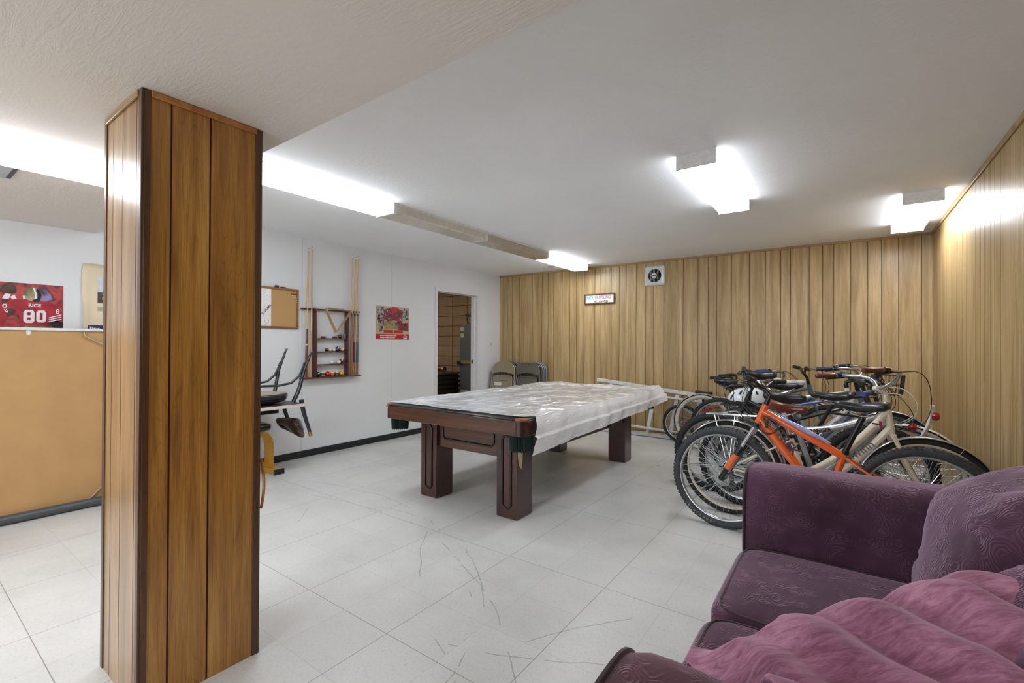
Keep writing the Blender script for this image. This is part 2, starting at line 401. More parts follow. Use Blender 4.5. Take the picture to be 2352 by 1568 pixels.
# ------------------------------------------------------------------ pillar
PX0, PX1, PY0, PY1 = -2.3575, -1.9445, 0.5376, 0.9334
pil = thing('pillar', 'square wood-panelled pillar from floor to low ceiling in the foreground', 'pillar', ((PX0+PX1)/2, (PY0+PY1)/2, 0))
base = pil.location
def pmap(f): return lambda u, d, z: tuple(Vector(f(u, d, z))-base)
def panel_part(name, u0, u1, gr, f, mats, gw):
    o = panel_wall(name, u0, u1, 0.001, ZS-0.001, gr, pmap(f), mats, gw=gw, gd=0.003, thick=0.02); o.parent = pil
e = 0.004
panel_part('panel', PY0+e, PY1-e, [0.622, 0.747], lambda u, d, z: (PX1-d, u, z), [M_pil, M_redgroove], 0.006)
M_pil_sheen = wood('sheen_pillar_panelling', (128, 90, 48), (168, 126, 76), (190, 150, 98), 0.28, 'z', 0.4, 0.25, True, coat=0.6)  # paler copy of the pillar wood, glossy sheen put into the colour
panel_part('panel', PX0+e, PX1-e, [-2.262, -2.151, -1.999], lambda u, d, z: (u, PY0+d, z), [M_pil_sheen, M_groove], 0.005)
panel_part('panel', PX0+e, PX1-e, [-2.262, -2.12], lambda u, d, z: (u, PY1-d, z), [M_pil_sheen, M_groove], 0.005)
panel_part('panel', PY0+e, PY1-e, [0.65, 0.78], lambda u, d, z: (PX0+d, u, z), [M_pil, M_groove], 0.005)
for cx, cy, sx, sy in ((PX0, PY0, 1, 1), (PX1, PY0, -1, 1), (PX0, PY1, 1, -1), (PX1, PY1, -1, -1)):
    m = MB(); t_ = 0.004; wd = 0.024
    a, b = cx-sx*t_, cx+sx*wd; c_, d_ = cy-sy*t_, cy+sy*t_
    m.box((min(a, b), min(c_, d_), 0), (max(a, b), max(c_, d_), ZS-0.001))
    a, b = cx-sx*t_, cx+sx*t_; c_, d_ = cy+sy*t_, cy+sy*wd
    m.box((min(a, b), min(c_, d_), 0), (max(a, b), max(c_, d_), ZS-0.001))
    m.build('corner_trim', M_trimd, pil, bevel=0.002, off=base)
m = MB()
m.box((PX1, PY0+0.024, ZS-0.024), (PX1+0.009, PY1-0.02, ZS-0.001)); m.build('crown_trim', M_trimt, pil, bevel=0.003, off=base)
m = MB(); m.box((PX0+0.02, PY0-0.009, ZS-0.024), (PX1-0.024, PY0, ZS-0.001)); m.build('crown_trim', M_trimf, pil, bevel=0.003, off=base)
m = MB()   # curved wooden disc edge leaning behind the pillar corner
m.tube([(PX1-0.02+0.022*math.sin(PI*k/10), PY1+0.02, 0.58+0.2*k/10) for k in range(11)], 0.006, 8)
m.build('loose_trim_strip', M_trimt, pil, True, off=base)

# ------------------------------------------------------------------ ceiling fixtures
def fixture(x0, x1, y0, y1, z1, label, lit, h=0.088, endcap=True, lens=None, grp='fluorescent strip fixtures'):
    t = thing('ceiling_light', label, 'ceiling light', ((x0+x1)/2, (y0+y1)/2, z1), 0, grp); b = t.location
    m = MB(); m.box((x0+0.004, y0+0.004, z1-0.02), (x1-0.004, y1-0.004, z1-0.0005)); m.build('housing', M_white, t, off=b)
    cw = 0.03
    prof = [(x0, z1-0.018), (x0, z1-h+cw*0.35), (x0+0.012, z1-h), (x1-0.012, z1-h), (x1, z1-h+cw*0.35), (x1, z1-0.018)]
    m = MB(); m.prism(prof, lambda p: (p[0], y0+0.012, p[1]), lambda p: (p[0], y1-0.012, p[1]))
    for k_, f_ in enumerate(m.f):
        zs = [m.v[i].z for i in f_]; m.mi[k_] = 0 if max(zs)-min(zs) < 0.02 else 1
    m.build('lens', [lens, lens] if lens else ([M_lens, M_lens_side] if lit else [M_dead, M_dead]), t, off=b)
    for a, c in ((y0, y0+0.012), (y1-0.012, y1)):
        m = MB(); m.box((x0-0.003, a, z1-h-0.003), (x1+0.003, c, z1-0.0005)); m.build('end_cap', M_white, t, off=b)
    return t
SX0, SX1 = -3.265, -3.045
fixture(SX0, SX1, 1.33, 2.55, ZC, 'long lit fluorescent fixture emerging behind the pillar, before the unlit ones', True)
fixture(SX0, SX1, 2.555, 3.77, ZC, 'unlit beige fluorescent fixture touching the lit one nearest the pillar', False)
fixture(SX0, SX1, 3.775, 5.01, ZC, 'darker unlit fluorescent fixture, farther of the two unlit ones in the strip', False, lens=M_dead2)
fixture(SX0, SX1, 5.015, 6.12, ZC, 'lit fluorescent fixture ending at the far panelled wall', True)
fixture(-0.85, -0.625, 2.93, 4.14, ZC, 'lit wrap-around ceiling light alone in the middle of the ceiling above the floor', True, h=0.085, grp='wrap-around ceiling lights')
fixture(0.37, 0.605, 4.66, 5.80, ZC, 'lit wrap-around ceiling light beside the right panelled wall above the bicycles', True, h=0.085, grp='wrap-around ceiling lights')
fixture(-3.08, -2.86, -0.55, 0.98, ZS, 'lit fluorescent fixture on the low ceiling left of the pillar', True, h=0.08)
fixture(-1.2, -0.98, -2.4, -1.2, ZS, 'added unseen fluorescent fill fixture on the low ceiling behind the viewpoint', True, h=0.08)  # extra lamp out of view, added to brighten the room
# ceiling vent and hatch
t = thing('ceiling_vent', 'square grey vent in the low ceiling beside the lit strip', 'vent', (-3.42, 0.27, ZS))
m = MB(); m.box((-3.60, 0.10, ZS-0.006), (-3.24, 0.43, ZS-0.0005)); m.build('frame', mat('vent_rim', (70, 72, 76), 0.5), t, off=t.location)
m = MB(); m.box((-3.58, 0.12, ZS-0.010), (-3.26, 0.41, ZS-0.006)); m.build('grille', mat('vent_grey', (176, 180, 184), 0.5), t, off=t.location)
m = MB()
for a, b in (((-3.66, 6.00), (-3.40, 6.008)), ((-3.66, 6.29), (-3.40, 6.298)), ((-3.66, 6.0), (-3.652, 6.298)), ((-3.408, 6.0), (-3.40, 6.298))): m.box((a[0], a[1], ZC-0.004), (b[0], b[1], ZC-0.0005), 1)
m.box((-3.652, 6.008, ZC-0.003), (-3.408, 6.29, ZC-0.0005), 0)
tag(m.build('ceiling_hatch', [M_ceil, mat('hatch_gap', (110, 108, 104), 0.7)], off=(-3.53, 6.15, ZC)), 'small square hatch in the ceiling near the far corner', 'hatch', loc=(-3.53, 6.15, ZC))
#PART2

# ------------------------------------------------------------------ pool table
M_tw = wood('walnut_x', (50, 26, 16), (84, 48, 30), (112, 68, 44), 0.28, 'x', 0.35, 0.25, coat=0.6)
M_tl = wood('mahogany_z', (38, 14, 10), (64, 25, 17), (84, 38, 26), 0.26, 'z', 0.35, 0.2, coat=0.7)
M_ty = wood('mahogany_y', (38, 14, 10), (64, 25, 17), (84, 38, 26), 0.26, 'y', 0.35, 0.2, coat=0.7)
M_blk = mat('black_plastic', (18, 18, 20), 0.3, coat=0.3)
M_mould = mat('dark_moulding', (24, 12, 8), 0.25, coat=0.5)
M_felt = mat('grey_green_felt', (96, 122, 122), 0.9, var=0.04)
M_fringe = mat('green_fringe', (8, 44, 40), 0.75, var=0.5, vs=260)
TX0, TX1, TY0, TY1, TZ = -3.07, -1.69, 2.475, 5.10, 0.772
pt_ = thing('pool_table', 'wooden pool table with square legs and green fringed pockets in the middle of the room', 'pool table', ((TX0+TX1)/2, (TY0+TY1)/2, 0)); B = pt_.location
def fr_oct(m, fn, w, h, r=0.011, ch=0.03):
    P = [(-w+ch, -h), (w-ch, -h), (w, -h+ch), (w, h-ch), (w-ch, h), (-w+ch, h), (-w, h-ch), (-w, -h+ch)]
    m.tube([fn(p) for p in P], r, 8, closed=True)
LEGS = [(-2.88, -2.70, 2.705, 2.90), (-2.08, -1.895, 2.705, 2.90), (-2.88, -2.70, 4.715, 4.895), (-2.09, -1.90, 4.715, 4.895)]
for k, (a, b, c, d) in enumerate(LEGS):
    m = MB(); m.box((a, c, 0.004), (b, d, 0.66)); lg = m.build('leg', M_tl, pt_, bevel=0.004, off=B)
    if k < 2:
        m = MB(); cx = (a+b)/2
        fr_oct(m, lambda p: (cx+p[0], c-0.004, 0.335+p[1]), 0.038, 0.262, 0.0085, 0.022)
        m.build('moulding', M_mould, lg, True, off=B)
    m = MB(); m.box((a+0.01, c+0.01, 0.0), (b-0.01, d-0.01, 0.006)); m.build('foot', M_blk, lg, off=B)
for (a, c), (b, d), mt in (((-2.70, 2.735), (-2.08, 2.765), M_tw), ((-2.70, 4.83), (-2.09, 4.86), M_tw), ((-2.86, 2.90), (-2.83, 4.715), M_ty), ((-1.945, 2.90), (-1.915, 4.715), M_ty)):
    m = MB(); m.box((a, c, 0.425), (b, d, 0.66)); ap = m.build('apron', mt, pt_, bevel=0.003, off=B)
    if mt is M_tw and c < 3:
        m = MB(); fr_oct(m, lambda p: (-2.39+p[0], 2.732, 0.552+p[1]), 0.262, 0.058, 0.0085, 0.025); m.build('moulding', M_mould, ap, True, off=B)
    if mt is M_ty:
        m = MB(); m.box((a-0.012, c, 0.47), (b+0.012, d, 0.50)); m.build('rail_strip', M_ty, ap, bevel=0.004, off=B)
m = MB(); m.box((TX0+0.14, TY0+0.14, 0.66), (TX1-0.14, TY1-0.14, 0.728)); m.build('bed', M_felt, pt_, off=B)
rz0 = 0.655; cr = 0.062
def rail(a, b, mt):
    m = MB(); m.box((a[0], a[1], rz0), (b[0], b[1], TZ-0.012)); r = m.build('rail', mt, pt_, bevel=0.006, off=B)
    m = MB(); m.box((a[0]-0.002, a[1]-0.002, TZ-0.012), (b[0]+0.002, b[1]+0.002, TZ)); m.build('rail_cap', M_blk, r, bevel=0.005, off=B)
rail((TX0+cr, TY0), (TX1-cr, TY0+0.13), M_tw); rail((TX0+cr, TY1-0.13), (TX1-cr, TY1), M_tw)
rail((TX0, TY0+cr), (TX0+0.13, (TY0+TY1)/2-0.06), M_ty); rail((TX0, (TY0+TY1)/2+0.06), (TX0+0.13, TY1-cr), M_ty)
rail((TX1-0.13, TY0+cr), (TX1, (TY0+TY1)/2-0.06), M_ty); rail((TX1-0.13, (TY0+TY1)/2+0.06), (TX1, TY1-cr), M_ty)
for sx in (0, 1):
    for sy in (0, 1):
        cx = TX1-cr if sx else TX0+cr; cy = TY1-cr if sy else TY0+cr; a0 = {(1, 1): 0, (0, 1): 90, (0, 0): 180, (1, 0): 270}[(sx, sy)]
        def arc(rr): return [(cx+rr*math.cos(math.radians(a0+9*k)), cy+rr*math.sin(math.radians(a0+9*k))) for k in range(11)]
        P = arc(cr)+[(cx, cy)]
        m = MB(); m.prism(P, lambda p: (p[0], p[1], rz0), lambda p: (p[0], p[1], TZ-0.012)); cc = m.build('corner_block', M_tl, pt_, bevel=0.002, off=B)
        m = MB(); m.prism(arc(cr+0.004)+[(cx, cy)], lambda p: (p[0], p[1], TZ-0.014), lambda p: (p[0], p[1], TZ+0.002)); m.build('corner_cap', mat('tan_corner_cap', (150, 92, 62), 0.3, coat=0.6), cc, bevel=0.003, off=B)
def fringe(cx, cy, rad, a0, a1, top, bot):
    m = MB(); n = 90; rows = []
    for k, (z, rs) in enumerate(((top, 1.0), (top-0.02, 1.02), ((top+bot)/2, 1.0), (bot, 0.96))):
        row = []
        for j in range(n+1):
            a = math.radians(a0+(a1-a0)*j/n); rr = rad*rs+0.0035*math.sin(j*PI)*0+(0.004 if j % 2 else -0.003)
            zz = z if k < 3 else z+0.006*math.sin(j*1.7)+random.random()*0.004
            row.append((cx+rr*math.cos(a), cy+rr*math.sin(a), zz))
        rows.append(row)
    m.grid(rows); o = m.build('fringed_pocket', M_fringe, pt_, off=B, solid=0.003)
    m = MB(); m.prism([(cx+rad*0.9*math.cos(math.radians(a)), cy+rad*0.9*math.sin(math.radians(a))) for a in range(0, 360, 15)], lambda p: (p[0], p[1], bot+0.03), lambda p: (p[0], p[1], top-0.001)); m.build('pocket_liner', M_blk, o, off=B)
q = 0.075
fringe(TX1-q-0.01, TY0+q+0.03, q, 0, 360, rz0, 0.545); fringe(TX0+q+0.02, TY0+q+0.01, q-0.01, 0, 360, rz0, 0.565)
fringe(TX1-q-0.01, TY1-q, q, 0, 360, rz0, 0.56); fringe(TX0+q, TY1-q, q, 0, 360, rz0, 0.56)
fringe(TX1-0.045, (TY0+TY1)/2, 0.07, 0, 360, rz0, 0.54); fringe(TX0+0.045, (TY0+TY1)/2, 0.07, 0, 360, rz0, 0.54)
# cream strip
m = MB(); P = [(0, 0.0), (0.038, 0.005), (0.036, -0.13), (0.028, -0.192), (0.008, -0.16), (0.0, -0.10)]
def stp(dx): return lambda p: (-1.893+dx, 2.712+p[0]*1.5, 0.545+p[1]+0.008)
m.prism(P, stp(0.0), stp(0.003)); tag(m.build('hanging_strip', mat('cream_strip', (226, 206, 160), 0.6), off=(-1.893, 2.73, 0.4)), 'pale cream torn strip hanging on the near right leg of the pool table', 'strip', loc=(-1.893, 2.73, 0.4))

# plastic sheet
def plastic():
    t = NT('clear_plastic_sheet'); v = t.obj()
    t.set(Base_Color=(0.95, 0.97, 1.0, 1), Roughness=0.16, Alpha=0.83, Coat_Weight=0.6, Coat_Roughness=0.06)
    t.b.inputs['Specular IOR Level'].default_value = 0.8
    n1 = t.noise(t.obj((6, 2.2, 6)), 1.0, 3.0, 0.5, 1.8); n2 = t.noise(t.obj((22, 12, 22)), 1.0, 2.0, 0.5, 1.5)
    r = t.math('ABSOLUTE', t.math('SUBTRACT', n1, 0.5)); r2 = t.math('ABSOLUTE', t.math('SUBTRACT', n2, 0.5))
    t.bump(t.math('ADD', t.math('MULTIPLY', r, -1.0), t.math('MULTIPLY', r2, -0.35)), 0.38, 0.04)
    return t.m
M_plast = plastic()
def ridged(p): return 1-abs(mn.noise(p))*2
nx, ny = 150, 190; rows = []
EX0, EX1 = TX0-0.03, TX1+0.012
for j in range(ny+1):
    ty = j/ny; row = []
    rag = 0.02*mn.noise(Vector((0.3, 5.1, 9)))
    for i in range(nx+1):
        tx = i/nx
        if tx < 0.06:
            s_ = (0.06-tx)/0.06; x = EX0+0.02-0.03*math.sin(s_*1.5); dz = -0.045*s_; hang = 0
        elif tx < 0.78:
            x = EX0+0.02+(EX1-EX0-0.02)*(tx-0.06)/0.72; dz = 0; hang = 0
        else:
            hang = (tx-0.78)/0.22; L = 0.235-0.075*ty
            x = EX1+0.02*math.sin(min(hang*3, 1)*PI/2)+0.03*hang*(0.4+0.6*math.sin(ty*9+1)**2)
            if hang > 0.52: x += 0.022*(1-(hang-0.52)/0.48)
            dz = -L*hang
            if ty > 0.93: x += (ty-0.93)*0.9*hang; dz *= 1-(ty-0.93)*3.0
        yn = TY0+0.055+0.02*mn.noise(Vector((x*7, 0.3, 0)))+0.012*mn.noise(Vector((x*25, 2.3, 0)))
        if x > TX1-0.12: yn += min(0.075, (x-TX1+0.12)*0.6)
        if hang: yn = TY0+0.13-0.11*hang
        yf = TY1+0.05+0.02*mn.noise(Vector((x*6, 7.3, 0)))
        y = yn+(yf-yn)*ty
        z = TZ+0.006+dz
        p = Vector((x, y, 0))
        wr = 0.011*ridged(Vector((x*3.2, y*1.6, 1.7)))**3+0.007*ridged(Vector((x*7+mn.noise(p*3), y*4, 4)))**4
        ed = min(1, max(0, ty*8))
        if not hang:
            inn = min(max((x-TX0-0.12)/0.06, 0), 1)*min(max((TX1-0.12-x)/0.06, 0), 1)*min(max((y-TY0-0.13)/0.06, 0), 1)*min(max((TY1-0.13-y)/0.06, 0), 1)
            z += wr*(0.35+0.65*ed) - 0.012*inn
            if ty > 0.965: z += 0.0; 
            if tx > 0.66 and ty > 0.93: z += (ty-0.93)*1.0*(tx-0.66)*4
        else:
            x += 0.012*mn.noise(Vector((hang*1.5, y*7, 3)))+0.002*mn.noise(Vector((hang*3, y*30, 5)))
            z += 0.4*wr*(1-hang)+0.006*mn.noise(Vector((3, y*8, 2)))*hang
            if ty > 0.93: z += (ty-0.93)*0.48*(1-hang)
        row.append((x, y, z))
    rows.append(row)
m = MB(); m.grid(rows)
o = m.build('plastic_sheet', M_plast, smooth=180, off=((TX0+TX1)/2, (TY0+TY1)/2, TZ)); tag(o, 'wrinkled clear plastic dust sheet draped over the pool table', 'plastic sheet', loc=((TX0+TX1)/2, (TY0+TY1)/2, TZ))

# ------------------------------------------------------------------ sofa
def velvet(name, dark, light, scroll=True, nap=False):
    t = NT(name)
    wv = t.n('ShaderNodeVectorMath', {0: t.obj(), 1: t.n('ShaderNodeVectorMath', {0: t.n('ShaderNodeTexNoise', {'Vector': t.obj(), 'Scale': 14.0, 'Detail': 2.0}).outputs[1], 'Scale': 0.06}, operation='SCALE').outputs[0]}, operation='ADD').outputs[0]
    vo = t.n('ShaderNodeTexVoronoi', {'Vector': wv, 'Scale': 15.0}).outputs['Distance']
    rg = t.math('SINE', t.math('MULTIPLY', vo, 27.0))
    rg = t.math('MULTIPLY', t.math('POWER', t.math('ABSOLUTE', rg), 3.0), t.math('MULTIPLY', t.math('SUBTRACT', t.noise(t.obj(), 14.0, 2.0), 0.42), 5.0, None, True))
    n = t.noise(t.obj(), 3.0, 4.0, 0.6)
    c = t.ramp(n, [(0.3, lin(dark)), (0.7, lin(light))])
    if scroll: c = t.mix(t.math('MULTIPLY', rg, 0.22), c, lin(tuple(min(255, v*1.45+14) for v in light)))
    if nap:
        n2 = t.noise(t.obj((10, 34, 10)), 1.0, 6.0, 0.65, 1.8)
        c = t.mix(0.85, c, t.ramp(n2, [(0.35, (0.46, 0.33, 0.34, 1)), (0.62, (1, 1, 1, 1))]), 'MULTIPLY')
        n3 = t.noise(t.obj((70, 260, 70)), 1.0, 3.0, 0.6)
        c = t.mix(0.6, c, t.ramp(n3, [(0.3, (0.6, 0.55, 0.58, 1)), (0.65, (1, 1, 1, 1))]), 'MULTIPLY')
    t.col(c); t.set(Roughness=0.85, Sheen_Weight=1.0, Sheen_Roughness=0.38, Sheen_Tint=lin((214, 184, 206)))
    t.b.inputs['Specular IOR Level'].default_value = 0.2
    fz = t.noise(t.obj(), 160.0, 3.0)
    h = t.math('ADD', t.math('MULTIPLY', fz, 0.25), rg if scroll else t.math('MULTIPLY', n, 0.1))
    t.bump(h, 0.45, 0.004); MATS[name] = t.m; return t.m
M_v = velvet('plum_velvet', (60, 36, 50), (94, 64, 84))
M_vd = velvet('brown_plum_velvet', (58, 34, 38), (82, 50, 54))
M_pipe = mat('plum_piping', (58, 36, 46), 0.8, sheen=0.5)
M_thr = velvet('mauve_throw', (138, 82, 106), (208, 150, 176), False, True)
SXF, SXB = -0.335, 0.715
sofa = thing('loveseat', 'plum velvet two-seat sofa with rolled arms against the right wall, nearest the viewer', 'sofa', (0.2, 1.51, 0)); B = sofa.location
def arm(y0, y1, mt, top=0.755):
    r = 0.135 if y1-y0 > 0.27 else 0.12
    P = [(y0, 0.03)]
    P = rect_path(lambda p: p, [(y0, 0.03), (y0, top), (y1, top), (y1, 0.03)], r, 10)
    m = MB(); N = 26; rings = []
    for k in range(N+1):
        t_ = k/N; x = SXF+(SXB-SXF)*t_
        ease = min(1, (t_*14)); sq = 0.016*(1-math.sqrt(max(0, 1-(1-ease)**2)))
        cy = (y0+y1)/2
        rings.append([(x, cy+(a-cy)*(1-sq*4), 0.03+(z-0.03)*(1-sq*1.2)+0.006*mn.noise(Vector((x*5, a*6, z*4)))) for a, z in P])
    m.loft(rings)
    o = m.build('arm', mt, sofa, 60, off=B)
    m = MB(); m.tube([(SXF-0.001, (y0+y1)/2+(a-(y0+y1)/2)*0.95, 0.03+(z-0.03)*0.985) for a, z in P], 0.006, 6); m.build('piping', M_pipe, o, True, off=B)
    return o
arm(2.105, 2.42, M_v, 0.752); arm(0.60, 0.915, M_vd, 0.705)
m = MB(); m.box((SXF+0.03, 0.9, 0.05), (SXB, 2.115, 0.30)); m.build('base', M_v, sofa, bevel=0.02, off=B)
m = MB(); m.box((0.50, 0.9, 0.28), (SXB, 2.115, 0.82)); m.build('back', M_v, sofa, bevel=0.06, off=B, bseg=4)
for x, y in ((-0.27, 0.66), (-0.27, 2.36), (0.66, 0.66), (0.66, 2.36)):
    m = MB(); m.cyl((x, y, 0), (x, y, 0.04), 0.02, 0.03); m.build('foot', M_blk, sofa, True, off=B)
def seat_cushion(y0, y1, mt):
    x0, x1, z0, z1 = SXF-0.012, 0.52, 0.295, 0.462
    cx, cy, cz = (x0+x1)/2, (y0+y1)/2, (z0+z1)/2
    m = MB()
    def fn(p):
        u, v = p.x/((x1-x0)/2), p.y/((y1-y0)/2)
        dome = 0.018*(1-u*u)*(1-v*v)
        return Vector((p.x, p.y, p.z+(dome if p.z > 0 else 0)+0.004*mn.noise(Vector((p.x*6+y0*9, p.y*6, 0)))))
    m.ball((cx, cy, cz), ((x1-x0)/2, (y1-y0)/2, (z1-z0)/2), 72, 32, e1=0.3, e2=0.17, fn=fn)
    o = m.build('seat_cushion', mt, sofa, True, off=B)
    hx, hy, hz = (x1-x0)/2, (y1-y0)/2, (z1-z0)/2
    def pw(v, e): return math.copysign(abs(v)**e, v)
    for sg in (1, -1):
        th = sg*0.62; k = abs(math.cos(th))**0.3; zz = cz+hz*pw(math.sin(th), 0.3)
        m = MB(); m.tube([(cx+hx*k*pw(math.cos(a), 0.17), cy+hy*k*pw(math.sin(a), 0.17), zz+0.002*mn.noise(Vector((a*9, y0, 1)))) for a in [2*PI*(q+0.5)/160 for q in range(160)]], 0.0052, 6, closed=True); m.build('piping', M_pipe, o, True, off=B)
seat_cushion(1.512, 2.098, M_v); seat_cushion(0.922, 1.506, velvet('seat_plum_brown', (58, 32, 42), (80, 50, 62)))
def pillow(cx, cy, cz, sx, sy, sz, seed, mt, tilt=0.28):
    m = MB()
    def fn(p):
        q = Vector((p.x/sx, p.y/sy, p.z/sz))
        d = 0.055*mn.noise(q*1.6+Vector((seed, 0, 0)))+0.03*abs(mn.noise(Vector((q.x*2, q.y*3.0+q.z*1.5, q.z*4+seed))))
        d -= 0.03*max(0, 1-abs(math.sin(q.z*4.2+q.y*2.4+seed))*5)*0.5
        r = p*(1+d*1.6)
        return Vector((r.x+tilt*r.z, r.y, r.z))
    m.ball((cx, cy, cz), (sx, sy, sz), 84, 48, e1=0.72, e2=0.62, fn=fn)
    return m.build('back_cushion', mt, sofa, True, off=B)
pillow(0.40, 1.80, 0.665, 0.21, 0.31, 0.26, 3.1, M_v); pillow(0.42, 1.22, 0.66, 0.22, 0.28, 0.21, 8.0, M_v)
# throw
def blanket():
    m = MB(); nx, ny = 110, 120; rows = []
    for j in range(ny+1):
        v = j/ny; row = []
        for i in range(nx+1):
            u = i/nx
            y0 = 0.60; yr = 1.12+0.15*min(1, u*1.8)+0.08*u; y1 = 1.26+0.37*u+0.03*mn.noise(Vector((u*6, 1, 2)))
            y = y0+(y1-y0)*v
            xs = -0.325+0.36*min(1, max(0, (1.20-y)/0.60))**0.8; x = xs+(0.68-xs)*u
            crest = 0.50+0.255*min(1, max(0, (x+0.30)/0.50))**0.85+0.10*max(0, x-0.05)
            k = (y-yr)/(0.21 if y > yr else 0.55)
            fall = max(0, 1-abs(k)**2.2)
            sy_ = min(1, max(0, (y-0.86)/0.16)); sy_ = sy_*sy_*(3-2*sy_)
            lowz = 0.722+((0.60 if x > 0.2 else 0.475+0.125*min(1, max(0, x/0.2)))-0.722)*sy_
            z = lowz+(crest-lowz)*fall if crest > lowz else lowz
            if y < yr: z = max(z, 0.0+crest-0.10*((yr-y)/0.5)**2)
            z = max(z, lowz)
            q = Vector((x*1.6-y*1.6, y*3.0+x*3.0+0.25*mn.noise(Vector((x*4, y*4, 7))), 2.4))
            fold = ridged(q)
            ang = (y*0.70+x*0.72)*2*PI/0.125+2.4*mn.noise(Vector((x*2.5, y*2.5, 5))); sw = (0.5+0.5*math.sin(ang))**0.7; z += (0.036*(sw-0.5)*(0.35+0.65*min(1, u*2.5))+0.03*(fold-0.45))*min(1, u*5+0.1)*min(1, (1-v)*9)+0.006*ridged(q*2.1)
            ez = min(1, (1-v)*7, u*9)
            z = lowz*(1-ez)+z*ez if u < 0.2 else z
            row.append((x, y, z))
        rows.append(row)
    m.grid(rows); o = m.build('throw_blanket', M_thr, smooth=180, off=(0.15, 1.05, 0.6), solid=0.008, sub=1)
    tag(o, 'pinkish mauve plush throw bunched over the near end of the plum sofa', 'throw blanket', loc=(0.15, 1.05, 0.6))
blanket()

# ------------------------------------------------------------------ folded ping-pong table
M_board = mat('particle_board', (182, 142, 92), 0.55, var=0.05, vs=5, bump=0.05)
pp = thing('ping_pong_table_half', 'brown particle-board ping-pong table half stood on edge against the left wall', 'table', (-4.72, 0.35, 0)); B = pp.location
PXF = -4.72
m = MB(); m.box((PXF-0.02, -0.42, 0.045), (PXF, 1.105, 1.352)); m.build('tabletop', M_board, pp, off=B)
m = MB()
m.box((PXF-0.024, -0.43, 1.346), (PXF+0.016, 1.112, 1.366)); m.build('edge_rail', mat('white_painted_steel', (214, 218, 218), 0.35), pp, bevel=0.002, off=B)
m = MB(); m.tube([(PXF+0.03, -0.43, 0.035), (PXF+0.03, 1.11, 0.035)], 0.032, 14); m.build('base_rail', mat('grey_steel_tube', (74, 78, 80), 0.4), pp, True, off=B)
m = MB(); m.prism([(0.678, 1.346)]+[(0.69+0.012*math.cos(a), 1.325-0.012*math.sin(a)) for a in [PI+PI*k/8*-1 for k in range(9)]][::1]+[(0.702, 1.346)], lambda p: (PXF+0.001, p[0]-0.03, p[1]), lambda p: (PXF+0.004, p[0]-0.03, p[1])); m.build('bracket', MATS['white_painted_steel'], pp, off=B)
M_wire = mat('beige_steel_rod', (176, 158, 128), 0.35, 0.4)
m = MB(); m.tube([(PXF+0.012, 0.955, 1.34), (PXF+0.014, 0.955, 1.315), (PXF+0.016, 0.975, 1.30), (PXF+0.02, 1.085, 1.235)], 0.006, 8); m.build('folding_brace', M_wire, pp, True, off=B)
m = MB(); m.tube([(PXF+0.012, 0.99, 0.06), (PXF+0.016, 1.01, 0.075), (PXF+0.02, 1.09, 0.17)], 0.006, 8); m.build('folding_brace', M_wire, pp, True, off=B)
m = MB(); m.tube([(PXF+0.02, 1.095, 0.06), (PXF+0.02, 1.095, 1.34)], 0.012, 10); m.build('upright_tube', mat('dark_leg_tube', (44, 38, 34), 0.4), pp, True, off=B)

# ------------------------------------------------------------------ posters and boards on the left wall
WX = XL+0.002
def flat(m, P, lay, mi): m.prism(P, lambda p: (WX+lay*0.0006, p[0], p[1]), lambda p: (WX+lay*0.0006+0.0006, p[0], p[1]), mi)
def splotch(name, cols, scale):
    t = NT(name); n = t.noise(t.obj(), scale, 2.0, 0.5, 0.4); st = [(0.3+0.4*k/(len(cols)-1), lin(c)) for k, c in enumerate(cols)]
    t.col(t.ramp(n, st)); t.set(Roughness=0.35, Coat_Weight=0.3); MATS[name] = t.m; return t.m
M_crowd = splotch('blurred_crowd', [(40, 20, 30), (150, 50, 50), (186, 70, 66), (70, 40, 60), (150, 130, 170)], 9)
M_jer = splotch('red_jersey', [(128, 18, 32), (160, 30, 46), (182, 44, 58)], 10)
M_skin = splotch('dark_skin', [(40, 22, 20), (72, 42, 34), (96, 60, 46)], 14)
M_wht = mat('print_white', (232, 224, 228), 0.4, var=0.05)
M_bk = mat('print_black', (16, 12, 16), 0.4)
M_gold = splotch('helmet_gold', [(70, 66, 50), (128, 118, 88), (176, 164, 130)], 12)
def py(zx): return 0.537+(0.864-0.537)*(zx-5)/1130.0
def pz(zx, zy):
    top = 1.692; bot = 1.362
    ty = 360+(450-360)*(zx/1135.0)
    return top-(top-bot)*(zy-ty)/(1212-ty)
def PP(L): return [(py(a), pz(a, b)) for a, b in L]
ps = thing('sports_poster', 'framed-edge photo poster of a football player from behind in a red number 80 jersey', 'poster', (XL, 0.6, 1.52), 0, 'posters on the left wall'); B = ps.location
m = MB(); flat(m, [(0.36, 1.362), (0.864, 1.362), (0.864, 1.692), (0.36, 1.692)], 0, 0); m.build('print', M_crowd, ps, off=B)
m = MB()
flat(m, PP([(-150, 1212), (-150, 700), (60, 690), (200, 680), (520, 700), (760, 720), (900, 740), (1010, 800), (1080, 880), (1130, 960), (1130, 1090), (920, 1090), (860, 1030), (830, 1212), (380, 1212), (330, 960), (200, 950), (110, 1070), (60, 1212)]), 1, 0)
flat(m, PP([(870, 1120), (940, 1040), (1130, 1090), (1130, 1212), (990, 1212)]), 1, 2)
flat(m, PP([(380, 1212), (460, 1160), (800, 1160), (830, 1212)]), 2, 4)
flat(m, PP([(30, 690), (150, 690), (100, 760), (40, 800)]), 2, 1)
flat(m, PP([(110, 440), (160, 400), (200, 410), (240, 400), (290, 490), (280, 560), (200, 600), (120, 580), (0, 560), (0, 480), (60, 470)]), 2, 1)
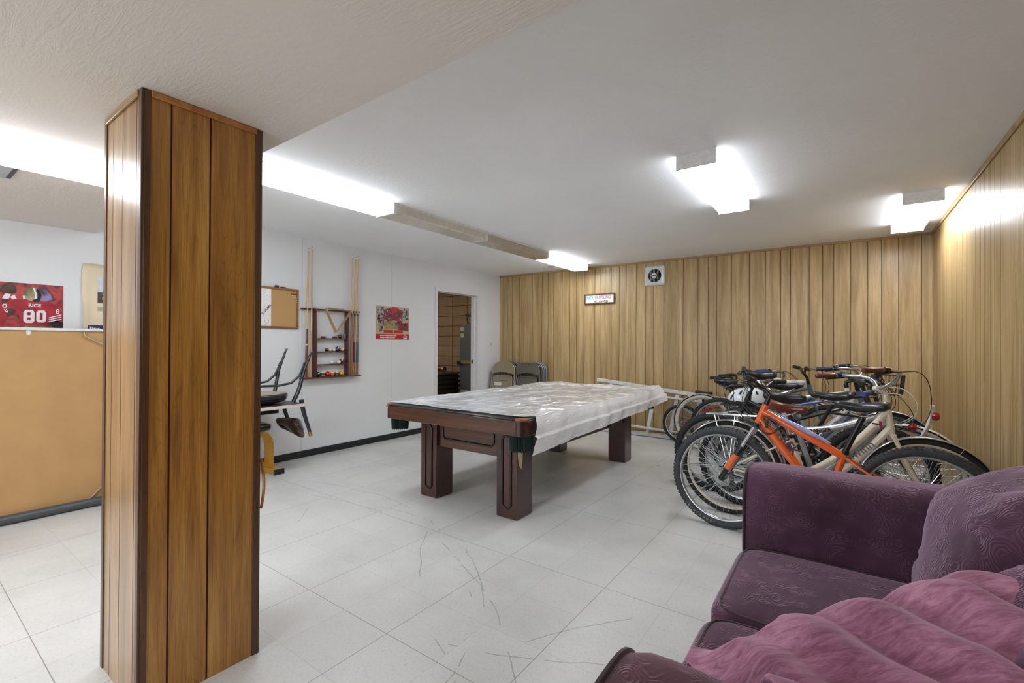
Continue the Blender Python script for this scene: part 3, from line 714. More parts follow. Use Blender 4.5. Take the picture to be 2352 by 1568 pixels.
flat(m, PP([(40, 670), (90, 580), (190, 590), (150, 685)]), 3, 3); flat(m, PP([(180, 640), (250, 600), (290, 680), (210, 690)]), 3, 3)
flat(m, PP([(100, 900), (180, 840), (280, 880), (260, 960), (130, 1010)]), 2, 1)
flat(m, PP([(560+150*math.cos(2*PI*k/22)+(10 if math.cos(2*PI*k/22) > 0 else 0), 590+125*math.sin(2*PI*k/22)) for k in range(22)][::-1]), 2, 4)
flat(m, PP([(560, 700), (600, 690), (640, 480), (700, 530), (730, 620), (690, 730), (600, 735)]), 3, 2)
flat(m, PP([(565, 475), (600, 480), (650, 600), (650, 670), (615, 680), (600, 560)]), 4, 3)
flat(m, PP([(390, 620), (440, 620), (440, 680), (400, 680)]), 3, 3)
m.build('player_figure', [M_jer, M_skin, M_bk, M_wht, M_gold], ps, off=B)
def blockd(m, ch, x0, y0, w, h, lay=5, t_=0.36):
    x1, y1 = x0+w, y0+h; a = w*t_; c = w*0.2
    flat(m, PP([(x0+c, y0), (x1-c, y0), (x1, y0+c), (x1, y1-c), (x1-c, y1), (x0+c, y1), (x0, y1-c), (x0, y0+c)]), lay, 0)
    holes = [(x0+a, y0+h*0.2, x1-a, y0+h*0.42), (x0+a, y0+h*0.58, x1-a, y0+h*0.8)] if ch == '8' else [(x0+a, y0+h*0.2, x1-a, y0+h*0.8)]
    for hx in holes: flat(m, PP([(hx[0], hx[1]), (hx[2], hx[1]), (hx[2], hx[3]), (hx[0], hx[3])]), lay+1, 1)
for ar in (('8', 405, 875, 200, 235), ('0', 635, 885, 180, 215), ('8', 1000, 860, 62, 85, 5, 0.3), ('0', 45, 770, 80, 70, 5, 0.28)):
    m = MB(); blockd(m, *ar); m.build('jersey_numeral', [M_wht, M_jer], ps, off=B)
for k in range(3): m = MB(); flat(m, PP([(860, 1010+k*32), (1100, 950+k*40), (1110, 964+k*40), (870, 1026+k*32)]), 5, 0); m.build('sleeve_stripe', M_wht, ps, off=B)
for k in range(2): m = MB(); flat(m, PP([(70+k*36, 870), (84+k*36, 866), (130+k*18, 930), (118+k*18, 936)]), 5, 0); m.build('sleeve_stripe', M_wht, ps, off=B)
text('lettering', 'RICE', 0.032, M_wht, (WX+0.004, py(605), pz(605, 797)), (0, 1, 0), (0, 0, 1), ps, off=0.0012, base=B)
# cream poster with lite lettering
p2 = thing('curled_poster', 'curling cream paper poster with a small team photo, half hidden by the pillar', 'poster', (XL, 1.2, 1.6), 0, 'posters on the left wall'); B = p2.location
m = MB(); rows = []
for j in range(13):
    z = 1.345+(1.885-1.345)*j/12; row = []
    for i in range(13):
        y = 0.972+0.006*math.sin(j*0.55)+0.42*i/12; cu = 0.022*max(0, 1-i/1.0)**2*(0.6+0.5*math.sin(j*0.5))
        row.append((XL+0.004+cu, y, z+(-0.006*i/12 if j == 12 else 0)+(0.006*math.sin(i*0.8) if j == 12 else 0)))
    rows.append(row)
m.grid(rows); m.build('paper', mat('cream_paper', (224, 208, 178), 0.6, var=0.04, vs=4), p2, True, solid=0.0012, off=B)
def q2(zx, zy): return (0.979+(zx-1465)*0.000310, 1.884-(zy-40)*0.000445)
m = MB(); flat(m, [q2(a, b) for a, b in ((1740, 730), (2300, 730), (2300, 250), (1740, 250))], 6, 0); flat(m, [q2(a, b) for a, b in ((1740, 730), (2300, 730), (2300, 530), (1740, 530))], 7, 1)
flat(m, [q2(a, b) for a, b in ((1750, 690), (1830, 620), (1850, 500), (1890, 360), (1990, 330), (2050, 480), (2200, 520), (2250, 690))], 8, 2)
m.build('team_photo', [mat('pale_sky_print', (206, 210, 212), 0.4), mat('dark_grass_print', (70, 66, 50), 0.5), splotch('team_crowd', [(120, 40, 50), (70, 30, 34), (220, 200, 200)], 60)], p2, off=B)
m = MB(); flat(m, [q2(a, b) for a, b in ((1550, 1235), (2300, 1235), (2300, 1130), (1550, 1130))], 7, 0); m.build('blue_band', mat('navy_print', (30, 44, 92), 0.4), p2, off=B)
m = MB(); flat(m, [q2(a, b) for a, b in ((1740, 875), (1990, 875), (1990, 800), (1740, 800))], 6, 0); m.build('caption_block', mat('caption_grey', (178, 168, 156), 0.5, vs=300, var=0.3), p2, off=B)
text('lettering', 'lite', 0.052, M_wht, (XL+0.009, q2(1590, 0)[0], 1.366), (0, 1, 0), (0, 0, 1), p2, off=0.002, align='LEFT', base=B)
# cork / white board
cb = thing('cork_board', 'oak-framed combination board, half whiteboard and half cork, left of the cue rack', 'board', (XL, 2.3, 1.63)); B = cb.location
by0, by1, bz0, bz1 = 1.90, 2.738, 1.417, 1.850
m = MB(); m.box((XL+0.001, by0, bz0), (XL+0.010, 2.444, bz1)); m.build('whiteboard', mat('whiteboard_white', (228, 228, 226), 0.25, coat=0.3), cb, off=B)
m = MB(); m.box((XL+0.001, 2.444, bz0), (XL+0.011, by1, bz1)); m.build('cork_panel', mat('cork', (190, 150, 98), 0.8, var=0.12, vs=260, bump=0.2), cb, off=B)
M_oakf = wood('oak_frame', (110, 66, 30), (146, 96, 50), (170, 120, 70), 0.4, 'y')
for a, b in (((by0, bz1-0.022), (by1, bz1)), ((by0, bz0), (by1, bz0+0.022)), ((by1-0.022, bz0+0.022), (by1, bz1-0.022)), ((by0, bz0+0.022), (by0+0.022, bz1-0.022))):
    m = MB(); m.box((XL+0.001, a[0], a[1]), (XL+0.022, b[0], b[1])); m.build('frame', M_oakf, cb, bevel=0.002, off=B)
def byz(zx, zy): return (2.347+(zx-118)*0.000388, 1.838-(zy-262)*0.000398)
M_ink = mat('blue_marker', (30, 52, 96), 0.5); M_ink2 = mat('grey_marker', (90, 104, 108), 0.5)
c0 = byz(248, 830); text('writing', 'IL SIGMA', 0.036, M_ink, (XL+0.0112, c0[0], c0[1]), (0, 0.66, 0.75), (0, -0.75, 0.66), cb, off=0.0006, base=B)
m = MB()
for P in ([(130, 455), (200, 465), (280, 462)], [(125, 358), (150, 356)], [(205, 1100), (200, 1150), (240, 1190), (300, 1160), (310, 1110), (270, 1080)], [(190, 1245), (220, 1215), (255, 1210)], [(135, 1035), (165, 1010), (160, 970)], [(225, 1250), (245, 1230)]):
    m.tube([(XL+0.0112, *byz(a, b)) for a, b in P], 0.0016, 5)
m.build('scribble', M_ink2, cb, off=B)
for k, (a, b) in enumerate(((915, 372), (965, 372), (1000, 378), (1040, 378), (945, 420), (1000, 415), (1048, 422), (972, 462), (1045, 465), (1072, 495), (1070, 545), (1070, 595))):
    y, z = byz(a, b); m = MB(); m.cyl((XL+0.011, y, z), (XL+0.018, y, z), 0.0035, 0.003, 8); m.ball((XL+0.02, y, z), 0.005, 8, 6)
    o = m.build('push_pin', mat('pin_dark', (60, 22, 20), 0.3) if k < 4 else mat('pin_white', (236, 224, 200), 0.3), off=(XL+0.011, y, z))
    tag(o, 'dark red push pin in the top row on the cork board' if k < 4 else 'white push pin in the top right corner of the cork board', 'push pin', 'dark push pins on the cork board' if k < 4 else 'white push pins on the cork board', (XL+0.011, y, z))
m = MB(); y, z = byz(508, 225); m.box((XL+0.003, y-0.018, bz1+0.0005), (XL+0.030, y+0.018, bz1+0.021)); tag(m.build('board_eraser', mat('eraser_blue', (44, 44, 92), 0.6), bevel=0.003, off=(XL+0.01, y, bz1)), 'small blue eraser on top of the cork board frame', 'eraser', loc=(XL+0.01, y, bz1))
m = MB(); y, z = byz(690, 260); m.cyl((XL+0.012, y-0.028, bz1+0.006), (XL+0.012, y+0.028, bz1+0.006), 0.0055, n=10); tag(m.build('marker', mat('marker_dark', (34, 24, 26), 0.4), smooth=True, off=(XL+0.01, y, bz1)), 'dark marker pen lying on top of the cork board frame', 'marker', loc=(XL+0.01, y, bz1))
# red collage poster
p3 = thing('collage_poster', 'square tan and red football collage poster between the cue rack and the doorway', 'poster', (XL, 4.055, 1.53), 0, 'posters on the left wall'); B = p3.location
def q3(a, b): return (3.779+(a-205)*0.000471, 1.751-(b-180-(a-205)*0.068)*0.000360*(1.0+0.00005*(a-205)))
m = MB(); flat(m, [(3.779, 1.318), (4.333, 1.318), (4.333, 1.752), (3.779, 1.752)], 0, 0); m.build('print', mat('tan_print', (190, 168, 130), 0.5, var=0.08, vs=14), p3, off=B)
M_c1 = splotch('action_collage', [(44, 20, 30), (104, 30, 44), (150, 50, 64), (70, 24, 36), (206, 186, 190)], 26)
M_c2 = splotch('action_collage_dark', [(24, 22, 34), (70, 66, 60), (190, 180, 180), (50, 46, 44)], 24)
M_c3 = splotch('field_print', [(120, 112, 70), (160, 150, 104), (104, 96, 64)], 12); M_red = mat('print_red', (190, 30, 32), 0.4)
m = MB()
def R(L, lay, mi): flat(m, [q3(a, b) for a, b in L], lay, mi)
R([(270, 740), (440, 340), (720, 260), (960, 280), (1150, 380), (1140, 700), (1060, 1080), (860, 1000), (560, 1000), (420, 820)], 1, 0)
R([(210, 260), (460, 210), (460, 680), (260, 700)], 2, 1); R([(1150, 280), (1360, 330), (1350, 700), (1130, 690)], 2, 1)
R([(480, 790), (860, 690), (880, 900), (990, 880), (1000, 1010), (500, 1010)], 2, 2); R([(1050, 800), (1350, 790), (1350, 1080), (1060, 1060)], 3, 0)
R([(280, 740), (420, 740), (460, 900), (400, 1110), (310, 1110)], 3, 1); R([(735, 215), (960, 250), (930, 430), (760, 440)], 4, 3)
R([(460, 1045), (790, 1060), (790, 1160), (460, 1150)], 4, 3); R([(815, 1050), (1140, 1080), (1140, 1170), (815, 1165)], 4, 3)
m.build('photo_collage', [M_c1, M_c2, M_c3, M_red], p3, off=B)
m = MB(); flat(m, [(3.779, 1.318), (4.333, 1.318), (4.333, 1.388), (3.779, 1.388)], 2, 0); m.build('red_band', M_red, p3, off=B)
m = MB()
for r_ in range(2):
    x = 345
    while x < (890 if r_ == 0 else 850):
        wd = random.choice((14, 22, 30)); zc = 1.368 if r_ == 0 else 1.341
        y = 3.779+(x-205)*0.000471; y2 = 3.779+(x+wd-205)*0.000471; flat(m, [(y, zc-0.007), (y2, zc-0.007), (y2, zc+0.008), (y, zc+0.008)], 4, 0); x += wd+random.choice((6, 6, 14))
m.build('fine_print', M_wht, p3, off=B)
for k, s_ in enumerate(('the', 'good', 'guys!')): text('lettering', s_, (0.022, 0.03, 0.032)[k], M_wht, (WX+0.0042, 3.779+(1230-205)*0.000471, 1.378-0.0215*k), (0, 1, 0), (0, 0, 1), p3, off=0.0012, base=B)

# ------------------------------------------------------------------ cue rack
M_rk = wood('rack_mahogany', (48, 16, 12), (84, 32, 24), (110, 50, 36), 0.35, 'z', 0.3, 0.2, coat=0.3)
M_rky = wood('rack_mahogany_y', (54, 20, 14), (92, 40, 28), (118, 56, 38), 0.35, 'y', 0.3, 0.2, coat=0.3)
rk = thing('cue_rack', 'dark red wooden wall rack holding pool cues and balls', 'cue rack', (XL, 3.14, 1.26)); B = rk.location
m = MB(); m.box((XL+0.001, 2.768, 1.636), (XL+0.040, 3.515, 1.652)); trl = m.build('top_rail', M_rky, rk, bevel=0.003, off=B)
for a in (2.822, 2.870, 3.389, 3.429, 3.470):
    m = MB()
    for q in (-1, 1): m.box((XL+0.040, a+q*0.0185-0.004, 1.638), (XL+0.072, a+q*0.0185+0.004, 1.650))
    m.build('cue_clip', M_rky, trl, bevel=0.001, off=B)
m = MB(); m.box((XL+0.001, 2.755, 0.868), (XL+0.095, 3.498, 0.884)); m.build('bottom_rail', M_rky, rk, bevel=0.004, off=B)
for a in (2.912, 3.322): 
    m = MB(); m.box((XL+0.001, a, 0.884), (XL+0.075, a+0.012, 1.636)); m.build('side_post', M_rk, rk, bevel=0.002, off=B)
    m = MB(); m.box((XL+0.001, a, 0.884), (XL+0.008, a+0.055 if a < 3 else a+0.05, 1.636)); m.build('side_post', M_rk, rk, bevel=0.002, off=B)
for z in (1.320, 1.168, 1.024): m = MB(); m.box((XL+0.001, 2.924, z-0.010), (XL+0.075, 3.322, z)); m.build('shelf', M_rky, rk, bevel=0.002, off=B)
for a in (2.93, 3.30): m = MB(); m.tube([(XL+0.012, a+0.011*math.cos(t_), 1.662+0.011*math.sin(t_)) for t_ in [2*PI*k/14 for k in range(14)]], 0.0025, 6, closed=True); m.build('hanging_eye', mat('steel', (170, 168, 160), 0.3, 0.9), rk, True, off=B)
M_ash = wood('cue_ash', (176, 138, 90), (204, 168, 120), (222, 190, 144), 0.35, 'z', 0.2, 0.0, coat=0.4)
M_butt = mat('cue_dark_butt', (104, 48, 30), 0.35, var=0.2, coat=0.5); M_burl = mat('cue_burl', (150, 104, 52), 0.35, var=0.5, vs=90, coat=0.5)
M_wr = mat('cue_red_wrap', (92, 18, 24), 0.7); M_wg = mat('cue_grey_wrap', (78, 84, 90), 0.7); M_tip = mat('cue_tip', (50, 70, 110), 0.8); M_iv = mat('ivory', (224, 214, 196), 0.4)
CUES = [(2.808, 2.832, 2.314, 'dark', 'pool cue with dark brown butt and white ring, leftmost in the rack'), (2.860, 2.878, 2.337, 'plain', 'plain light pool cue, second from the left in the rack'),
        (3.380, 3.398, 2.324, 'plain2', 'plain brown pool cue beside the right post of the rack'), (3.418, 3.440, 2.312, 'red', 'pool cue with burl butt and dark red grip'), (3.462, 3.478, 2.323, 'grey', 'pool cue with burl butt and grey grip, rightmost in the rack')]
for ya, yb, zt, kd, lb in CUES:
    c = thing('pool_cue', lb, 'pool cue', (XL+0.055, ya, 0.884), 0, 'pool cues in the wall rack'); B = c.location
    x0, x1 = XL+0.055, XL+0.05; z0 = 0.8845
    def at_(z): f = (z-z0)/(zt-z0); return (x0+(x1-x0)*f, ya+(yb-ya)*f, z)
    def rad(z): f = (z-z0)/(zt-z0); return 0.0145-0.0085*f
    def seg(nm, za, zb, mt, par=c, g=0.0):
        m = MB(); m.tube([at_(za+(zb-za)*k/4) for k in range(5)], [rad(za+(zb-za)*k/4)+g for k in range(5)], 12); return m.build(nm, mt, par, True, off=B)
    if kd == 'dark': seg('shaft', 1.42, zt-0.03, M_ash); bt = seg('butt', z0, 1.42, M_butt); seg('ring', 1.24, 1.255, M_iv, bt, 0.002)
    elif kd == 'plain': seg('shaft', 1.4, zt-0.03, M_ash); seg('butt', z0, 1.4, mat('cue_tan', (186, 142, 86), 0.4, coat=0.4))
    elif kd == 'plain2': seg('shaft', 1.62, zt-0.03, M_ash); seg('butt', z0, 1.62, mat('cue_brown', (150, 100, 56), 0.4, coat=0.4))
    else: seg('shaft', 1.62, zt-0.03, M_ash); bt = seg('butt', z0, 1.60, M_burl); seg('joint', 1.60, 1.62, M_blk, bt, 0.001); seg('grip_wrap', 1.03, 1.28, M_wr if kd == 'red' else M_wg, bt, 0.0012)
    seg('ferrule', zt-0.03, zt-0.006, M_iv); seg('tip', zt-0.006, zt, M_tip)
tr = [(3.006, 1.665), (3.352, 1.645), (3.135, 1.372)]
P = []
for k in range(3):
    a, b, c_ = Vector(tr[k-1]), Vector(tr[k]), Vector(tr[(k+1) % 3]); u = (a-b).normalized(); v = (c_-b).normalized()
    for j in range(7): t_ = j/6; P.append((b+u*0.03)*(1-t_)**2+b*2*t_*(1-t_)+(b+v*0.03)*t_*t_)
cen = Vector((3.16, 1.56)); m = MB(); rings = []
for p in P:
    inn = p+(cen-p).normalized()*0.013; lean = 0.02*(1.66-p.y)/0.28
    rings.append([(XL+0.072+lean, p.x, p.y), (XL+0.120+lean, p.x, p.y+0.006), (XL+0.120+lean, inn.x, inn.y+0.006), (XL+0.072+lean, inn.x, inn.y)])
rings.append(rings[0]); m.loft(rings, cap=False)
tag(m.build('ball_triangle', mat('pale_wood_triangle', (176, 146, 100), 0.4, var=0.15, vs=40, coat=0.3), bevel=0.002, off=(XL+0.09, 3.16, 1.6)), 'pale wooden ball triangle hanging point down on the cue rack', 'triangle', loc=(XL+0.09, 3.16, 1.6))
def pball(y, z, r, base_c, lb, stripe=None, spot=False, dx=0.045, gr='billiard balls on the rack shelves'):
    c = (XL+dx, y, z+r+0.0005); m = MB(); m.ball(c, r, 20, 14)
    mats = [mat('ball_%d_%d_%d' % base_c, base_c, 0.12, var=0.01, coat=1.0)]
    if stripe:
        mats.append(mat('ball_%d_%d_%d' % stripe, stripe, 0.12, var=0.01, coat=1.0))
        for k, f in enumerate(m.f):
            zc = sum(m.v[i].z for i in f)/len(f)-c[2]; m.mi[k] = 1 if abs(zc) < r*0.48 else 0
    o = m.build('billiard_ball', mats, smooth=180, off=c); tag(o, lb, 'billiard ball', gr, c)
    if spot:
        m = MB(); m.cyl((c[0]+r*0.78, y-0.004, c[2]+0.012), (c[0]+r*0.93, y-0.005, c[2]+0.014), 0.009, 0.008, 12); m.build('number_spot', M_iv, o, True, off=c)
R0 = 0.0286
for y, cc, lb, st_, sp_ in ((2.958, (14, 14, 18), 'black eight ball at the left end of the bottom rack shelf', None, True), (3.017, (226, 220, 200), 'white ball with dark green stripe beside the black ball', (14, 54, 50), False), (3.077, (200, 36, 24), 'solid red ball on the bottom rack shelf', None, False),
                     (3.136, (228, 210, 170), 'cream ball with orange stripe on the bottom rack shelf', (214, 90, 30), False), (3.195, (230, 220, 190), 'cream ball with dark green band beside the yellow ball', (24, 62, 44), False), (3.256, (220, 170, 30), 'solid yellow ball at the right end of the bottom rack shelf', None, False)):
    pball(y, 0.884, R0, cc, lb, st_, sp_)
pball(3.135, 1.024, 0.021, (236, 236, 232), 'small white ball standing alone on the third rack shelf', dx=0.04); pball(3.215, 1.024, 0.021, (236, 234, 230), 'small white ball beside the brown ball on the third rack shelf', dx=0.055)
pball(3.262, 1.024, R0, (96, 26, 18), 'dark red-brown ball on the third rack shelf', None, True, 0.03)
pball(3.060, 1.168, 0.019, (30, 30, 44), 'small dark ball at the left of the second rack shelf'); pball(3.110, 1.168, 0.023, (216, 204, 168), 'cream ball left of the white one on the second rack shelf'); pball(3.155, 1.168, 0.019, (236, 236, 234), 'small white ball left of the navy ball')
pball(3.205, 1.168, R0, (22, 34, 84), 'solid navy blue ball on the second rack shelf', None, True); pball(3.264, 1.168, R0-0.003, (222, 196, 136), 'pale yellow ball right of the navy ball')
for k, (y, cc, lb) in enumerate(((3.005, (120, 30, 40), 'dark red chalk cube at the left of the top rack shelf'), (3.026, (60, 60, 110), 'blue chalk cube beside the dark red one'), (3.04, (170, 120, 130), 'pinkish chalk cube right of the blue one'), (3.15, (110, 60, 44), 'brown chalk cube under the triangle tip'), (3.175, (90, 50, 44), 'dark brown chalk cube left of the black ball'))):
    m = MB(); s_ = 0.011; m.box((XL+0.035, y-s_, 1.3205), (XL+0.035+2*s_, y+s_, 1.3205+2*s_*(1.0 if k != 1 else 1.0))); tag(m.build('chalk_cube', mat('chalk%d' % k, cc, 0.8), bevel=0.001, off=(XL+0.045, y, 1.3205)), lb, 'chalk', 'chalk cubes on the top rack shelf', (XL+0.045, y, 1.3205))
pball(3.236, 1.32, R0-0.004, (28, 36, 36), 'black ball on the top rack shelf beside the small glass')
m = MB(); m.tube([(XL+0.045, 3.296, 1.3205), (XL+0.045, 3.296, 1.325), (XL+0.045, 3.296, 1.372)], [0.013, 0.015, 0.018], 16); tag(m.build('shot_glass', mat('smoky_glass', (120, 112, 108), 0.15, coat=1.0), smooth=True, off=(XL+0.045, 3.296, 1.32)), 'small smoky shot glass at the right end of the top rack shelf', 'glass', loc=(XL+0.045, 3.296, 1.32))

# ------------------------------------------------------------------ light switch
t = thing('light_switch', 'cream light switch plate between the doorway and the far corner', 'light switch', (XL, 6.148, 1.26)); B = t.location
m = MB(); m.box((XL+0.0005, 6.110, 1.202), (XL+0.006, 6.186, 1.318)); m.build('plate', mat('cream_plate', (226, 216, 196), 0.4), t, bevel=0.002, off=B)
m = MB(); m.box((XL+0.006, 6.143, 1.250), (XL+0.016, 6.153, 1.272)); m.build('toggle', mat('toggle_brown', (150, 130, 104), 0.4), t, off=B)

# ------------------------------------------------------------------ far wall sign and fan
t = thing('wall_sign', 'small framed sign reading no hustling allowed on the far panelled wall', 'sign', (-2.975, YF, 1.95)); B = t.location
sx0, sx1, sz0, sz1 = -3.222, -2.735, 1.872, 2.025
m = MB(); m.box((sx0+0.012, YF-0.012, sz0+0.012), (sx1-0.012, YF-0.001, sz1-0.012)); m.build('panel', mat('sign_cream', (236, 232, 220), 0.5), t, off=B)
for a, b in (((sx0, sz1-0.016), (sx1, sz1)), ((sx0, sz0), (sx1, sz0+0.016)), ((sx0, sz0+0.016), (sx0+0.016, sz1-0.016)), ((sx1-0.016, sz0+0.016), (sx1, sz1-0.016))):
    m = MB(); m.box((a[0], YF-0.028, a[1]), (b[0], YF-0.001, b[1])); m.build('frame', mat('sign_frame', (96, 58, 34), 0.5, var=0.2), t, bevel=0.002, off=B)
text('lettering', 'NO', 0.068, mat('teal_print', (110, 178, 186), 0.5), (-3.138, YF-0.013, 1.966), (1, 0, 0), (0, 0, 1), t, off=0.003, base=B)
text('lettering', 'HUSTLING', 0.066, mat('pink_print', (196, 140, 156), 0.5), (-2.925, YF-0.013, 1.966), (1, 0, 0), (0, 0, 1), t, off=0.003, base=B, xs=0.83)
text('lettering', 'ALLOWED', 0.045, mat('black_print', (50, 56, 54), 0.5), (-2.955, YF-0.013, 1.905), (1, 0, 0), (0, 0, 1), t, off=0.001, base=B, xs=1.05)
fx, fz, fh = -2.144, 2.226, 0.138
t = thing('exhaust_fan', 'square white exhaust fan grille high on the far panelled wall', 'exhaust fan', (fx, YF, fz)); B = t.location
NR = 64
def sq(a, h_, sqr): 
    c_, s_ = math.cos(a), math.sin(a); return (h_*math.copysign(abs(c_)**sqr, c_), h_*math.copysign(abs(s_)**sqr, s_))
m = MB(); rings = []
for h_, y_, sqr in ((fh, YF-0.001, 0.13), (fh, YF-0.012, 0.13), (fh-0.016, YF-0.03, 0.14), (fh-0.020, YF-0.028, 0.14), (0.094, YF-0.026, 1.0), (0.090, YF-0.010, 1.0)):
    rings.append([(fx+sq(2*PI*k/NR, h_, sqr)[0], y_, fz+sq(2*PI*k/NR, h_, sqr)[1]) for k in range(NR)])
m.loft(rings, cap=False); m.build('cover', mat('fan_white', (206, 210, 208), 0.3, coat=0.4), t, 40, off=B)
m = MB(); m.prism([(0.091*math.cos(2*PI*k/32), 0.091*math.sin(2*PI*k/32)) for k in range(32)], lambda p: (fx+p[0], YF-0.009, fz+p[1]), lambda p: (fx+p[0], YF-0.002, fz+p[1])); m.build('dark_opening', mat('fan_black', (8, 8, 9), 0.7), t, off=B)
m = MB()
for dx in (-0.058, -0.006, 0.048): hh = math.sqrt(0.092**2-dx**2); wd = 0.013 if dx == -0.006 else 0.006; m.box((fx+dx-wd/2, YF-0.027, fz-hh), (fx+dx+wd/2, YF-0.020, fz+hh))
m.cyl((fx-0.006, YF-0.034, fz), (fx-0.006, YF-0.018, fz), 0.036, 0.038, 24); m.build('grille_bar', MATS['fan_white'], t, off=B)
m = MB(); m.box((fx-0.030, YF-0.036, fz-0.005), (fx+0.018, YF-0.0335, fz+0.005)); m.build('centre_slot', MATS['fan_black'], t, off=B)
m = MB()
for k in range(4):
    a = 0.6+k*PI/2; m.quad((fx, YF-0.012, fz), (fx+0.08*math.cos(a), YF-0.018, fz+0.08*math.sin(a)), (fx+0.08*math.cos(a+0.5), YF-0.011, fz+0.08*math.sin(a+0.5)), (fx+0.01*math.cos(a+0.5), YF-0.011, fz+0.01*math.sin(a+0.5)))
m.build('fan_blade', mat('fan_blade_grey', (90, 92, 92), 0.4), t, off=B)
#PART3

# ------------------------------------------------------------------ bicycles
M_tyre = mat('tyre_rubber', (34, 35, 37), 0.75, var=0.2, vs=60); M_tyreg = mat('worn_tyre_rubber', (62, 64, 67), 0.75, var=0.2, vs=60)
M_ww = mat('whitewall_rubber', (214, 206, 190), 0.6); M_alu = mat('brushed_alloy', (186, 188, 190), 0.28, 0.85); M_steel = mat('chrome_steel', (200, 202, 206), 0.16, 0.95)
M_spoke = mat('spoke_steel', (176, 180, 184), 0.3, 0.8); M_bkm = mat('black_metal', (24, 24, 27), 0.35, 0.3, coat=0.4); M_seat = mat('black_saddle', (24, 25, 29), 0.38, coat=0.3, bump=0.1, bs=300)
M_grip = mat('black_grip', (28, 28, 30), 0.7); M_cable = mat('cable_black', (26, 26, 28), 0.5); M_whc = mat('cable_white', (206, 204, 198), 0.5)
M_refl = mat('red_reflector', (170, 18, 20), 0.2, coat=1.0)
def rot_axis(p, d, a): return Matrix.Translation(p) @ Matrix.Rotation(a, 4, d) @ Matrix.Translation(-p)
def bicycle(label, y, s, Xc, P, group='bicycles parked in a row at the right wall'):
    """P gives points as (x, z) along the row in world metres; s=+1 faces the right wall, -1 faces the room"""
    lean = math.radians(P.get('lean', 0)); root = thing('bicycle', label, 'bicycle', (Xc, y, 0), 0 if s > 0 else PI, group)
    root.rotation_euler = (lean*1.0, 0, 0 if s > 0 else PI)
    def L(p, yy=0.0): return Vector((s*(p[0]-Xc), yy, p[1]))
    vs = -s   # local y sign of the side facing the room
    fh, rh, bb, st, ht, hb = (P[k] for k in ('fh', 'rh', 'bb', 'st', 'ht', 'hb'))
    r = P.get('r', fh[1]); col = P['col']; tw = P.get('tw', 0.045); fr = P.get('fr', 0.017)
    A = L(hb); D = (L(ht)-A).normalized(); steer = math.radians(P.get('steer', 0)); SM = rot_axis(A, D, steer)
    SW = rot_axis(A, D, steer*P.get('wsteer', 0.4))
    # frame
    m = MB(); m.tube([L(hb)-D*0.01, L(ht)+D*0.01], 0.021, 14)
    tt = P.get('tt', 0.03); tp = L(ht)-D*tt
    if P.get('arch'):
        q = L(st)+Vector((0, 0, -0.02)); pts = []
        for k in range(11): t_ = k/10; p = q.lerp(tp, t_); p.z += P['arch']*math.sin(PI*t_)*-1; pts.append(p)
        m.tube(pts, fr*1.25, 12)
    elif not P.get('notop'): m.tube([tp, L(st)+Vector((0, 0, -0.03))], fr*P.get('ttf', 0.9), 12)
    dtr = fr*P.get('dtf', 1.15); dt0 = L(hb)+D*0.02
    if P.get('step'):
        for o_ in (0.0, P['step']):
            a = dt0+D*o_; b = L(bb)+(L(st)-L(bb))*(o_*2.6); pts = [a.lerp(b, k/8)+Vector((0, 0, -0.05*math.sin(PI*k/8))) for k in range(9)]; m.tube(pts, dtr, 12)
    else: m.tube([dt0, L(bb)], dtr, 12)
    m.tube([L(bb), L(st)], fr, 12); m.tube([L(bb, -0.035), L(bb, 0.035)], 0.024, 14)
    for q in (-1, 1):
        m.tube([L(bb, q*0.02), L(bb, q*0.03).lerp(L(rh, q*0.06), 0.35), L(rh, q*0.062)], 0.009, 8)
        so = L(st)+Vector((0, 0, -0.03)); m.tube([so+Vector((0, q*0.012, 0)), so.lerp(L(rh), 0.15)+Vector((0, q*0.05, 0)), L(rh, q*0.062)], 0.007, 8)
    frame = m.build('frame', col, root, True)
    # wheels
    def wheel(nm, c, front):
        c3 = L(c); m = MB()
        if front: m.M = SW
        rr = r if front else P.get('rr', r); n = 72; rings = []; k8 = 12; tws = tw/2
        maj = rr-tws
        for i in range(n):
            a = 2*PI*i/n; d = Vector((math.cos(a), 0, math.sin(a)))
            rings.append([c3+d*(maj+tws*math.cos(2*PI*j/k8))+Vector((0, tws*math.sin(2*PI*j/k8), 0)) for j in range(k8)])
        idx = [[m.pt(p) for p in ring] for ring in rings]
        ww = P.get('ww')
        for i in range(n):
            for j in range(k8):
                am = (j+0.5)/k8*360; wall = ww and (60 < am < 150 or 210 < am < 300)
                m.face((idx[i][j], idx[(i+1) % n][j], idx[(i+1) % n][(j+1) % k8], idx[i][(j+1) % k8]), 1 if wall else 0)
        if P.get('knob'):
            for i in range(84):
                for q, ph in ((-0.55, 0.0), (0.55, 0.5), (0.0, 0.25)):
                    a = 2*PI*(i+ph)/84; d = Vector((math.cos(a), 0, math.sin(a))); tg = Vector((-math.sin(a), 0, math.cos(a)))
                    dd = (d*math.cos(q)+Vector((0, math.sin(q), 0))); c_ = c3+d*maj+dd*(tws+0.001)
                    m.bar(c_-dd*0.002, c_+dd*0.0035, 0.010, 0.009, side=tg)
        t_ = m.build(nm, [P.get('tyre', M_tyre), M_ww], root, True)
        m = MB(); 
        if front: m.M = SW
        ri = rr-tw*0.86; rings = []
        for i in range(n):
            a = 2*PI*i/n; d = Vector((math.cos(a), 0, math.sin(a)))
            rings.append([c3+d*(ri+dr_)+Vector((0, dy, 0)) for dr_, dy in ((0.004, 0.012), (-0.008, 0.012), (-0.016, 0.005), (-0.016, -0.005), (-0.008, -0.012), (0.004, -0.012))])
